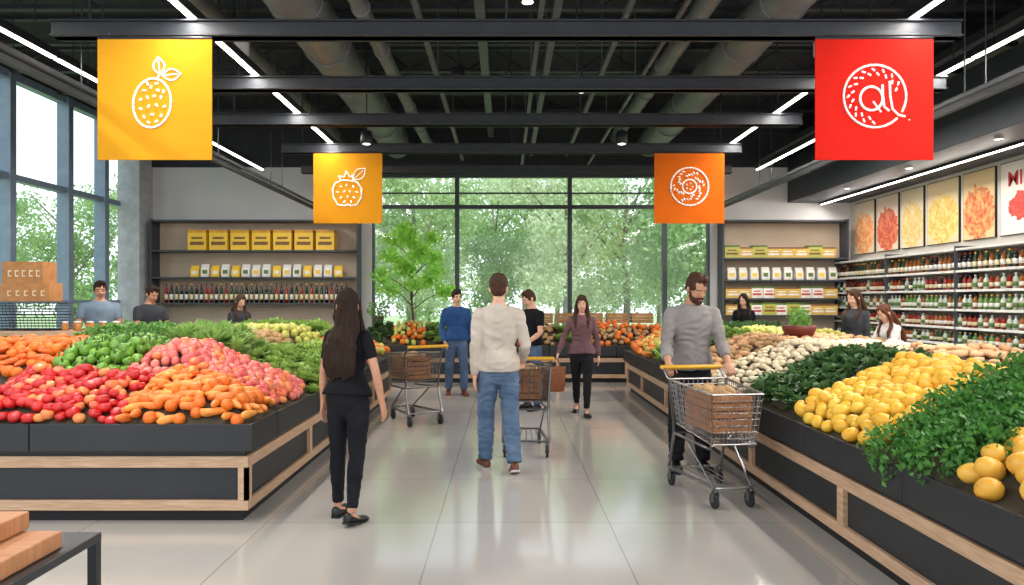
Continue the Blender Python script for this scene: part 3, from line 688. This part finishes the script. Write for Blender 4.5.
# ------------------------------------------------ SHELVING
def shelving(loc,w,d,h,boards,label,back,boardm,uprights=3):
    rt=root('shelving_unit',loc,label,'shelving')
    m=MB(); m.box(-w/2,w/2,d-.03,d,0,h); m.obj('back_panel',back,rt)
    for z in boards:
        m=MB(); m.box(-w/2,w/2,0,d-.03,z-.035,z); m.obj('shelf',boardm,rt,bevel=.003)
    for i in range(uprights):
        x=-w/2+w*i/(uprights-1); m=MB(); m.box(x-.015,x+.015,.02,d-.03,0,h); m.obj('upright',boardm,rt)
    return rt
shK=mat('shelf_charcoal',(66,70,77),(58,62,68),.5)
shelving((-5.23,14.55,0),4.3,.42,3.25,[.5,1.0,1.5,2.04,2.6,3.23],"wide charcoal wall shelving with taupe back",taupe,shK,uprights=2)
shelving((5.85,14.55,0),2.6,.42,3.25,[.5,.9,1.25,1.6,1.98,2.44,3.23],"charcoal wall shelving with taupe back near the windows",taupe,shK,uprights=2)
def boxmesh(w,d,h,m1,m2,m3=None):
    m=MB(); m.box(-w/2,w/2,-d/2,d/2,0,h); m.mi=1; m.box(-w*.38,w*.38,-d/2-.003,-d/2,h*.25,h*.42); m.box(-w*.3,w*.3,-d/2-.003,-d/2,h*.55,h*.65); m.mi=2; m.box(-w/2-.001,w/2+.001,-d/2-.002,d/2,h*.86,h+.001)
    return m.mesh('carton',[m1,m2,m3 or m2])
yel=mat('carton_yellow',(244,200,62),(236,188,48)); ink=mat('ink_dark',(130,86,44)); wht=mat('paper_white',(236,232,224)); red=mat('print_red',(190,50,40)); grn=mat('print_green',(90,120,50))
bm=boxmesh(.38,.28,.42,yel,ink,mat('carton_gold',(224,160,40)))
for i in range(7): place(bm,'carton',None,"large yellow carton with dark printing on the shelf","carton","yellow cartons on the top shelf",None,.008,(-6.42+i*.445,14.72,2.6))
def bag(w,d,h,ms):
    m=MB(); rs=[]
    for t,kw,kd in ((0,.9,.9),(.1,1,1),(.6,1,.9),(.85,.95,.4),(1,.95,.08)):
        rs.append([V((kw*w/2*(1 if j in(0,3) else -1),kd*d/2*(1 if j<2 else -1),t*h)) for j in range(4)])
    m.rings(rs); m.mi=1; m.box(-w*.3,w*.3,-d*.49,-d*.46,h*.25,h*.55); return m.mesh('bag',ms)
bags=[bag(.17,.12,.26,[wht,yel]),bag(.17,.12,.24,[yel,wht]),bag(.17,.12,.27,[wht,grn])]
for i in range(15): 
    k=R.choice((0,1,2)); place(bags[k],'food_bag',None,["white food bag with yellow label","yellow food bag with white label","white food bag with green label"][k],"bag","food bags on the middle shelf",None,0,(-6.5+i*.215,14.70,2.04),(0,0,R.uniform(-.1,.1)))
def bottle(h,r,c,l,cap):
    k=h/.29; m=MB()
    m.lathe([(0,0),(r,0),(r,.05*k),(r*1.02,.05*k),(r*1.02,.13*k),(r,.13*k),(r,.175*k),(r*.75,.205*k),(r*.36,.23*k),(r*.36,.265*k),(r*.42,.266*k),(r*.42,.29*k),(0,.29*k)],10,None,[0,0,1,1,1,0,0,0,0,2,2,2])
    return m.mesh('bottle',[c,l,cap],True)
bg=mat('bottle_green',(34,60,36),rough=.12); bk=mat('bottle_dark',(30,20,20),rough=.12); br_=mat('bottle_amber',(150,86,36),rough=.15); bc=mat('bottle_clear',(196,206,190),rough=.12); brd=mat('bottle_red',(140,34,28),rough=.15); bl_y=mat('label_cream',(228,212,168)); bl_g=mat('bottle_leafgreen',(96,136,64),rough=.15)
B=[bottle(.27,.036,bk,wht,red),bottle(.27,.036,bg,bl_y,yel),bottle(.27,.036,br_,wht,bk),bottle(.27,.036,bc,grn,wht),bottle(.27,.036,brd,bl_y,bk),bottle(.27,.036,bl_g,wht,yel)]
BLn=["dark wine bottle with white label and red cap","green glass bottle with cream label","amber bottle with white label","clear bottle with green label","red bottle with cream label","leaf green bottle with white label"]
x=-7.1
while x<-3.3:
    k=R.choice((0,0,1,0,4)); place(B[k],'bottle',None,BLn[k],"bottle","bottles on the lower wall shelf",None,0,(x,14.68,1.5),None,(1,1,1.5)); x+=.105
bx2=[boxmesh(.3,.22,.26,mat('carton_lime',(186,186,84)),ink,grn),boxmesh(.3,.22,.22,mat('carton_gold2',(214,176,84)),wht,ink),boxmesh(.24,.2,.24,wht,red,grn)]
for z,n,kinds in ((2.44,8,(0,1)),(1.6,9,(1,1,2)),(1.25,9,(0,1,2))):
    for i in range(n):
        place(bx2[R.choice(kinds)],'carton',None,"small printed food carton on the wall shelf","carton","cartons on the charcoal shelving",None,.004,(4.75+i*2.3/n,14.72,z),(0,0,R.uniform(-.08,.08)))
for i in range(10): k=R.choice((0,0,2)); place(bags[k],'food_bag',None,["white food bag with yellow label","","white food bag with green label"][k],"bag","food bags on the charcoal shelving",None,0,(4.75+i*.235,14.70,1.98),(0,0,R.uniform(-.1,.1)))
shW=mat('shelf_white',(236,234,230),rough=.4); bkd=mat('shelf_back_warm',(150,144,136),rough=.7)
zs=[.35,.62,.88,1.14,1.42,1.72,2.02,2.36]
for y in (9.9,11.9,13.9):
    rt=root('bottle_shelving',(7.2,y,0),"tall white shelving unit stocked with rows of bottles","shelving",group="bottle shelving units")
    m=MB(); m.box(.15,.18,-1,1,0,2.40); m.obj('back_panel',bkd,rt)
    for z in zs: m=MB(); m.box(-.2,.15,-.98,.98,z-.035,z); m.obj('shelf',shW,rt,bevel=.003)
    for yy in (-.99,.97): m=MB(); m.box(-.19,.15,yy,yy+.02,0,2.4); m.obj('upright',shK,rt)
    m=MB(); m.box(-.15,.15,-.98,.98,0,.3); m.obj('base_cabinet',shK,rt)
for r_,z in enumerate(zs[1:-1]):
    for i in range(50):
        k=R.choice(((0,1,3,2),(1,5,2,3),(2,3,4),(5,3,2),(0,4,2,3),(0,1,2))[r_]) ; y=8.97+i*.119
        if abs((y-8.9)%2)<.04: continue
        gap=zs[r_+2]-z-.03; place(B[k],'bottle',None,BLn[k],"bottle","bottles on the white shelving",None,0,(7.07,y,z),None,(1.1,1.1,(gap-.05)/.27))
def poster_mat(n,c1,c2,bg_,thr=.66):
    m=bpy.data.materials.new(n); m.use_nodes=True; nt=m.node_tree; N=nt.nodes; L=nt.links; b=N['Principled BSDF']; b.inputs['Roughness'].default_value=.6
    tc=N.new('ShaderNodeTexCoord'); vo=N.new('ShaderNodeTexVoronoi'); vo.inputs['Scale'].default_value=15; mp=N.new('ShaderNodeMapping'); mp.inputs['Scale'].default_value=(0,1,1.3); L.new(tc.outputs['Generated'],mp.inputs[0]); L.new(mp.outputs[0],vo.inputs['Vector'])
    cm=N.new('ShaderNodeMix'); cm.data_type='RGBA'; cm.inputs[6].default_value=rgb(c1); cm.inputs[7].default_value=rgb(c2)
    sp=N.new('ShaderNodeSeparateColor'); L.new(vo.outputs['Color'],sp.inputs[0]); L.new(sp.outputs[0],cm.inputs[0])
    sub=N.new('ShaderNodeVectorMath'); sub.operation='SUBTRACT'; sub.inputs[1].default_value=(0,.5,.50); L.new(mp.outputs[0],sub.inputs[0])
    ln=N.new('ShaderNodeVectorMath'); ln.operation='LENGTH'; L.new(sub.outputs[0],ln.inputs[0])
    no=N.new('ShaderNodeTexNoise'); no.inputs['Scale'].default_value=7; no.inputs['Detail'].default_value=4; L.new(mp.outputs[0],no.inputs['Vector'])
    ad=N.new('ShaderNodeMath'); ad.operation='MULTIPLY_ADD'; ad.inputs[1].default_value=.3; L.new(no.outputs['Fac'],ad.inputs[0]); L.new(ln.outputs['Value'],ad.inputs[2])
    lt=N.new('ShaderNodeMath'); lt.operation='LESS_THAN'; lt.inputs[1].default_value=thr; L.new(ad.outputs[0],lt.inputs[0])
    c3=N.new('ShaderNodeMix'); c3.data_type='RGBA'; c3.inputs[6].default_value=rgb(bg_); L.new(cm.outputs[2],c3.inputs[7]); L.new(lt.outputs[0],c3.inputs[0]); L.new(c3.outputs[2],b.inputs['Base Color'])
    return m
pd=[((13.96,14.76),(214,120,72),(224,184,128),(216,196,170),"orange pasta"),((13.11,13.87),(176,56,42),(206,124,86),(214,194,172),"red tomatoes"),((12.32,13.02),(204,166,90),(214,194,144),(210,194,166),"yellow grains"),((11.36,12.22),(204,160,70),(218,198,128),(208,188,150),"golden fries"),((10.52,11.26),(190,76,44),(212,162,98),(212,184,140),"red and orange peppers"),((9.56,10.42),(188,46,42),(206,84,72),(218,208,200),"red print and large letters")]
letM=mat('lettering_red',(190,28,32),(184,26,30),.6)
for i,((a,b_),c1,c2,bg2,t) in enumerate(pd):
    rt=root('wall_poster',(7.4,(a+b_)/2,2.50),"tall framed food poster showing "+t,"poster",group="food posters above the bottle shelving")
    w=(b_-a)/2; m=MB(); m.box(-.03,0,-w,w,0,1.08); m.obj('backing_board',steel,rt)
    m=MB(); m.box(-.036,-.03,-w+.015,w-.015,.015,1.065); m.obj('print',poster_mat('poster_%s'%t.replace(' ','_'),c1,c2,bg2,.66 if i<5 else .42),rt)
    if i==5:
        cu=bpy.data.curves.new('txt','FONT'); cu.body='MID'; cu.size=.30; cu.extrude=.001; cu.align_x='CENTER'; cu.offset=.004
        to=bpy.data.objects.new('t',cu); scene.collection.objects.link(to); dg=bpy.context.evaluated_depsgraph_get(); me=bpy.data.meshes.new_from_object(to.evaluated_get(dg)); bpy.data.objects.remove(to)
        me.materials.clear(); me.materials.append(letM)
        o=place(me,'lettering',rt,"red capital letters"); o.location=(-.038,0,.72); o.rotation_euler=(pi/2,0,-pi/2)
# ------------------------------------------------ CART
cartY=mat('cart_handle_yellow',(236,178,40),rough=.4); rub=mat('wheel_rubber',(40,42,46),rough=.6); frm=mat('cart_frame',(140,140,142),rough=.3,metal=.9)
def cart(loc,yaw,label):
    rt=root('shopping_cart',(loc[0],loc[1],0),label,'shopping cart',yaw=yaw,group=None)
    TR=[V((-.25,.30,.90)),V((.25,.30,.90)),V((.20,-.42,.86)),V((-.20,-.42,.86))]; BR=[V((-.21,.24,.54)),V((.21,.24,.54)),V((.17,-.36,.48)),V((-.17,-.36,.48))]
    m=MB()
    for i in range(4):
        a,b,c,d=TR[i],TR[(i+1)%4],BR[i],BR[(i+1)%4]
        m.tube(a,b,.009,n=6); m.tube(c,d,.007,n=6)
        n=18 if i in(1,3) else 12
        for k in range(n+1): t=k/n; m.tube(a.lerp(b,t),c.lerp(d,t),.0034,n=4)
        for k in range(1,8): t=k/8; m.tube(a.lerp(c,t),b.lerp(d,t),.0034,n=4)
    for k in range(1,12): t=k/12; m.tube(BR[0].lerp(BR[1],t),BR[3].lerp(BR[2],t),.0028,n=4)
    for k in range(1,10): t=k/10; m.tube(BR[0].lerp(BR[3],t),BR[1].lerp(BR[2],t),.0028,n=4)
    m.obj('basket',chrome,rt)
    m=MB()
    for s in (-1,1):
        m.path([(s*.25,.44,.985),(s*.25,.36,.93),(s*.25,.30,.90)],.012); m.path([(s*.25,.30,.90),(s*.225,.27,.56),(s*.225,.26,.46),(s*.23,.34,.20),(s*.23,.36,.155)],.013)
        m.path([(s*.225,.26,.46),(s*.17,-.30,.44),(s*.17,-.36,.48)],.011); m.path([(s*.23,.36,.155),(s*.22,.30,.155),(s*.15,-.36,.155)],.013); m.tube((s*.15,-.34,.155),(s*.19,.1,.45),.010)
    m.tube((-.225,.26,.46),(.225,.26,.46),.010); m.tube((-.23,.34,.155),(.23,.34,.155),.011); m.tube((-.15,-.36,.155),(.15,-.36,.155),.011)
    for k in range(7): x=-.15+k*.05; m.tube((x*1.3,.34,.16),(x*.9,-.36,.16),.004,n=4)
    m.obj('frame',frm,rt)
    m=MB(); m.limb([(-.26,.44,.985),(.26,.44,.985)],[.019,.019],n=12); m.obj('handle',cartY,rt,True)
    m=MB()
    for k in range(8): x=-.20+k*.4/7; m.tube((x,.29,.60),(x,.26,.86),.004,n=4)
    m.tube((-.2,.26,.86),(.2,.26,.86),.006); m.obj('seat_gate',chrome,rt)
    for sx,y in ((.21,.34),(-.21,.34),(.14,-.34),(-.14,-.34)):
        m=MB(); m.tube((sx,y,.155),(sx,y,.125),.014,n=8); m.box(sx-.022,sx-.017,y-.02,y+.03,.05,.13); m.box(sx+.017,sx+.022,y-.02,y+.03,.05,.13); m.box(sx-.022,sx+.022,y-.02,y+.03,.122,.13)
        cs=m.obj('caster',frm,rt)
        m=MB(); m.limb([(sx-.013,y+.015,.06),(sx+.013,y+.015,.06)],[.060,.060],n=20,cap=(0,0),ref=(0,0,1)); m.tube((sx-.018,y+.015,.06),(sx+.018,y+.015,.06),.02,n=10); m.obj('wheel',rub,cs)
    return rt
def cart_load(loc,yaw,label="brown wooden crate of goods inside the cart basket"):
    c,s_=math.cos(yaw),math.sin(yaw)
    dx,dy,w,d,h=(0,-.07,.31,.54,.29)
    crate('wooden_crate',w,d,h,(loc[0]+dx*c-dy*s_,loc[1]+dx*s_+dy*c,.555),yaw,label,slats=5,m_=mat('crate_brown',(192,130,78),(152,96,54),.6,scale=8,bump=.1))
    for k in range(14):
        lx=R.uniform(-.11,.11);ly=dy+R.uniform(-.21,.21)
        place(R.choice(PM['potato']),'potato',None,"brown potato in the crate inside the cart","potato","potatoes in the cart crate",None,0,(loc[0]+lx*c-ly*s_,loc[1]+lx*s_+ly*c,.80+R.uniform(0,.05)),(R.random(),R.random(),R.random()*6),1.4)
for loc,yaw,lb in (((1.66,5.58),math.radians(8),"chrome wire shopping cart with yellow handle beside the island"),((.22,7.3),math.radians(178),"chrome wire shopping cart pushed by the man in jeans"),((-1.18,9.0),math.radians(212),"unattended chrome wire shopping cart beside the produce island")):
    cart(loc,yaw,lb); cart_load(loc,yaw)
rt=root('tote_bag',(.66,9.43,.33),"brown woven tote bag held by the walking woman","bag")
m=MB(); rs=[]
for z,a,b in ((0,.12,.06),(.02,.14,.075),(.30,.16,.08),(.33,.16,.075)): rs.append([V((a*math.copysign(abs(math.cos(t))**.5,math.cos(t)),b*math.copysign(abs(math.sin(t))**.5,math.sin(t)),z)) for t in [2*pi*j/20 for j in range(20)]])
m.rings(rs); m.obj('bag_body',mat('woven_brown',(150,88,52),(112,62,36),.7,scale=40,bump=.3),rt,True)
for y in (-.04,.04):
    m=MB(); m.path([(math.cos(t)*.08,y,.32+math.sin(t)*.13) for t in [pi*j/10 for j in range(11)]],.007); m.obj('bag_handle',mat('leather_tan',(120,72,40)),rt)
# ------------------------------------------------ front table with boards
rt=root('display_table',(-2.37,2.25,0),"low black metal frame table with dark top","table")
m=MB(); m.box(-.7,.7,-.65,.65,.565,.60); m.obj('tabletop',blk,rt,bevel=.004)
for sx in (-.68,.68):
    for sy in (-.63,.63): m=MB(); m.box(sx-.018,sx+.018,sy-.018,sy+.018,0,.565); m.obj('leg',steel,rt)
m=MB(); m.box(-.68,.68,-.64,-.62,.1,.13); m.box(-.68,.68,.62,.64,.1,.13); m.box(-.69,-.67,-.63,.63,.1,.13); m.box(.67,.69,-.63,.63,.1,.13); m.obj('stretcher',steel,rt)
kraft=mat('kraft_wood',(196,138,96),(176,118,78),.6,scale=5,stretch=(1,10,1))
for (x0,x1,y0,y1,z0,z1,lb) in ((-2.45,-1.72,2.05,2.72,.60,.665,"flat tan wooden tray box on the black table"),(-2.55,-1.86,2.30,2.74,.667,.735,"smaller tan wooden box stacked on another box")):
    m=MB(); m.box(x0,x1,y0,y1,z0,z1); o=m.obj('wooden_box',kraft,label=lb,cat='box',bevel=.006); recenter(o)
# ------------------------------------------------ service counter
rt=root('service_counter',(-6.45,9.3,0),"service counter with pale wood top and dark front","counter")
m=MB(); m.box(-1.45,1.5,-.35,.35,0,1.10); m.obj('body',blk,rt)
m=MB(); m.box(-1.5,1.55,-.42,.42,1.10,1.16); m.obj('countertop',wood,rt,bevel=.005)
m=MB()
for k in range(6): m.box(-1.40+k*.49,-1.0+k*.49,-.37,-.35,.3,1.0)
m.obj('front_panel',shK,rt)
rt=root('basket_rack',(-6.25,9.25,1.16),"wire basket rack standing on the service counter","rack")
for k in range(2):
    m=MB()
    z0=.02+k*.19
    for i in range(19): x=-.42+i*.047; m.tube((x,-.15,z0),(x,-.17,z0+.15),.004,n=4)
    for i in range(5): z=z0+i*.037; m.tube((-.42,-.15-.005*i,z),(.43,-.15-.005*i,z),.004,n=4); m.tube((-.42,.15,z),(.43,.15,z),.004,n=4); m.tube((-.42,-.15,z),(-.42,.15,z),.004,n=4); m.tube((.43,-.15,z),(.43,.15,z),.004,n=4)
    m.box(-.42,.43,-.15,.15,z0-.01,z0); m.obj('wire_basket',steel,rt)
kr2=mat('carton_brown',(192,136,82),(170,114,66),.7)
cream=mat('print_cream',(244,226,190))
for (w,h,x,z,lb) in ((.64,.24,-6.25,1.54,"brown cardboard carton with cream printing on the wire rack"),(.54,.28,-6.28,1.78,"brown cardboard carton stacked on top with cream printing")):
    rt=root('cardboard_carton',(x,9.25,z),lb,'carton')
    m=MB(); m.box(-w/2,w/2,-.14,.14,0,h); m.obj('carton_body',kr2,rt,bevel=.006)
    m=MB()
    for k in range(5): xx=-w*.35+k*w*.17; m.box(xx,xx+.012,-.145,-.141,h*.3,h*.6); m.box(xx+.012,xx+.045,-.145,-.141,h*.3,h*.36); m.box(xx+.012,xx+.045,-.145,-.141,h*.54,h*.6)
    m.obj('printed_mark',cream,rt)
jm=MB(); jm.lathe([(0,0),(.04,0),(.042,.01),(.042,.09),(.03,.1),(.034,.1),(.034,.12),(0,.12)],12,None,[0,0,0,0,1,1,1]); jme=jm.mesh('jar',[mat('jar_honey',(190,120,50),rough=.2),wht],True)
for i in range(10): place(jme,'jar',None,"small jar with pale lid on the service counter","jar","jars on the service counter",None,0,(-5.75+i*.085,9.15+.1*(i%2),1.16))
# ------------------------------------------------ potted tree
rt=root('potted_tree',(-1.95,14.68,0),"bushy green indoor tree in a dark planter by the window","plant")
m=MB(); m.lathe([(0,0),(.16,0),(.2,.5),(.21,.5),(.21,.54),(.17,.54),(.17,.5),(0,.5)],20); m.obj('planter',shK,rt)
m=MB(); m.limb([(0,0,.5),(.03,0,1.1),(-.02,-.02,1.7),(.0,0,2.4)],[.03,.026,.022,.01],n=8)
tips=[]
for a in range(16): 
    t=a*2.4; z=1.35+a*.085; L_=.68-.02*a; tip=V((math.cos(t)*L_,math.sin(t)*.10-.12,z+.38)); m.limb([(0,0,z),tuple(V((0,0,z)).lerp(tip,.5)+V((0,0,.06))),tuple(tip)],[.014,.009,.005],n=5); tips.append(tip)
m.obj('trunk',mat('bark',(110,86,62),(84,64,46),.8,scale=20,bump=.4),rt)
tl=mat('tree_leaf_indoor',(140,206,70),(190,232,112),.5,scale=6,transl=.6)
m=MB()
for i,tp in enumerate(tips+[V((0,-.1,2.75)),V((.1,-.1,2.5)),V((-.15,-.12,2.2))]):
    f=foliage(66,.23,.15,i*7,.8,-1,.9); m.add([V((p[0]+tp.x,p[1]*.5+tp.y,p[2]+tp.z)) for p in f.v],f.f)
m.obj('foliage',tl,rt)
rt=root('potted_plant',(-2.55,14.1,1.06),"small bushy potted herb on the back counter","plant")
m=MB(); m.lathe([(0,0),(.09,0),(.12,.18),(.1,.18),(0,.16)],16); m.obj('pot',mat('pot_terracotta',(90,70,58)),rt)
f=foliage(260,.24,.07,5,.8,-.2,.6); f.v=[(a,b,c+.3) for a,b,c in f.v]; f.obj('foliage',gm('herb_leaf',(90,150,60),(140,184,90),.4),rt)
rt=root('potted_plant',(3.36,8.0,1.11),"small leafy plant in a maroon pot on the produce island","plant")
m=MB(); m.lathe([(0,0),(.13,0),(.18,.11),(.19,.16),(.16,.16),(0,.13)],20); m.obj('pot',mat('pot_maroon',(120,50,40)),rt,True)
f=foliage(200,.14,.06,5,.9,-.2,.6); f.v=[(a,b,c+.24) for a,b,c in f.v]; f.obj('foliage',MC['herb_leaf'],rt)
# ------------------------------------------------ EXTERIOR
m=MB(); m.box(-60,60,15.3,80,-.25,-.2); m.box(-60,-8.3,-20,15.3,-.25,-.2); g=m.obj('ground',mat('lawn_green',(160,178,130),(140,162,112),.9,scale=2),label="green lawn outside the windows",cat="ground",kind='structure')
haze_leafs=[mat('tree_leaf_%s'%n,a,b,.8,scale=1,transl=.4,spec=.05,emit=.16) for n,a,b in (('pale',(186,202,160),(208,218,184)),('mid',(156,182,130),(186,204,154)),('deep',(132,164,110),(164,190,132)))]  # haze put into the leaf colour: pale tints plus faint emission lifting the shadows
bark=mat('bark_outdoor_glow',(140,136,122),(120,116,102),.9,scale=8,emit=.1)  # faint emission on the bark, imitating outdoor haze like the leaves
tm=[]
for i in range(3):
    t=MB(); t.limb([(0,0,0),(.1,0,1.6),(0,.1,3.2),(.1,0,5.4)],[.13,.11,.09,.04],n=10)
    for k in range(6): a=k*1.1+i; t.limb([(0,.05,2.4+k*.4),(math.cos(a)*1.6,math.sin(a)*1.6,4+k*.4)],[.05,.02],n=6)
    f=MB(); rr=random.Random(i+50)
    for k in range(19):
        a=rr.uniform(0,6.28); q=rr.uniform(.3,1.8); g=foliage(480,rr.uniform(.8,1.3),.18,i*20+k,.8,-1,.9)
        c=V((math.cos(a)*q,math.sin(a)*q,rr.uniform(1.1,6.4))); f.add([V(p)+c for p in g.v],g.f)
    tm.append((t.mesh('trunk',bark,True),f.mesh('foliage',haze_leafs[i])))
pos=[(-6,27),(-3.2,25),(-.5,29),(2.2,26),(4.8,28),(7.5,25.5),(10,29),(-9,31),(-12,26),(1,34),(6,35),(-4,36),(13,35),(-17,18.5),(-17.5,13),(-21,23),(-24,16),(-22,30),(-19,7),(-28,11),(-30,21),(-12,38),(18,38),(-5.5,40),(3,41),(9,41),(-16,26)]
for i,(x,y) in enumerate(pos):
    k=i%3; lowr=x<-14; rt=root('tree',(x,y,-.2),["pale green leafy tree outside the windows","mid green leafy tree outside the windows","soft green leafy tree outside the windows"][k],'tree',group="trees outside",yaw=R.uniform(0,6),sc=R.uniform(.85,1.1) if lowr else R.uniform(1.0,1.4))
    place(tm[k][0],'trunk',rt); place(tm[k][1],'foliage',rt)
# ------------------------------------------------ WORLD, SUN, CAMERA
w=bpy.data.worlds.new('world'); scene.world=w; w.use_nodes=True; nt=w.node_tree; bgn=nt.nodes['Background']
tc=nt.nodes.new('ShaderNodeTexCoord'); sp=nt.nodes.new('ShaderNodeSeparateXYZ'); nt.links.new(tc.outputs['Generated'],sp.inputs[0])
rp=nt.nodes.new('ShaderNodeValToRGB'); nt.links.new(sp.outputs['Z'],rp.inputs[0])
rp.color_ramp.elements[0].color=(.95,.97,1,1); rp.color_ramp.elements[1].color=(.74,.87,1,1); rp.color_ramp.elements[1].position=.8
nt.links.new(rp.outputs[0],bgn.inputs[0]); bgn.inputs[1].default_value=1.85
sl=bpy.data.lights.new('sun','SUN'); sl.energy=3.2; sl.angle=.1; sl.color=(1,.97,.9); so=bpy.data.objects.new('sun',sl); COL.objects.link(so); so.rotation_euler=(math.radians(28),math.radians(10),0)
cam=bpy.data.cameras.new('camera'); co=bpy.data.objects.new('camera',cam); COL.objects.link(co); scene.camera=co
co.location=(0,0,1.56); co.rotation_euler=(pi/2,0,0); cam.sensor_width=36; cam.lens=36*700/1024; cam.shift_x=.0068; cam.shift_y=.0073; cam.clip_end=200
scene.view_settings.view_transform='Standard'
scene.collection.children.link(COL)
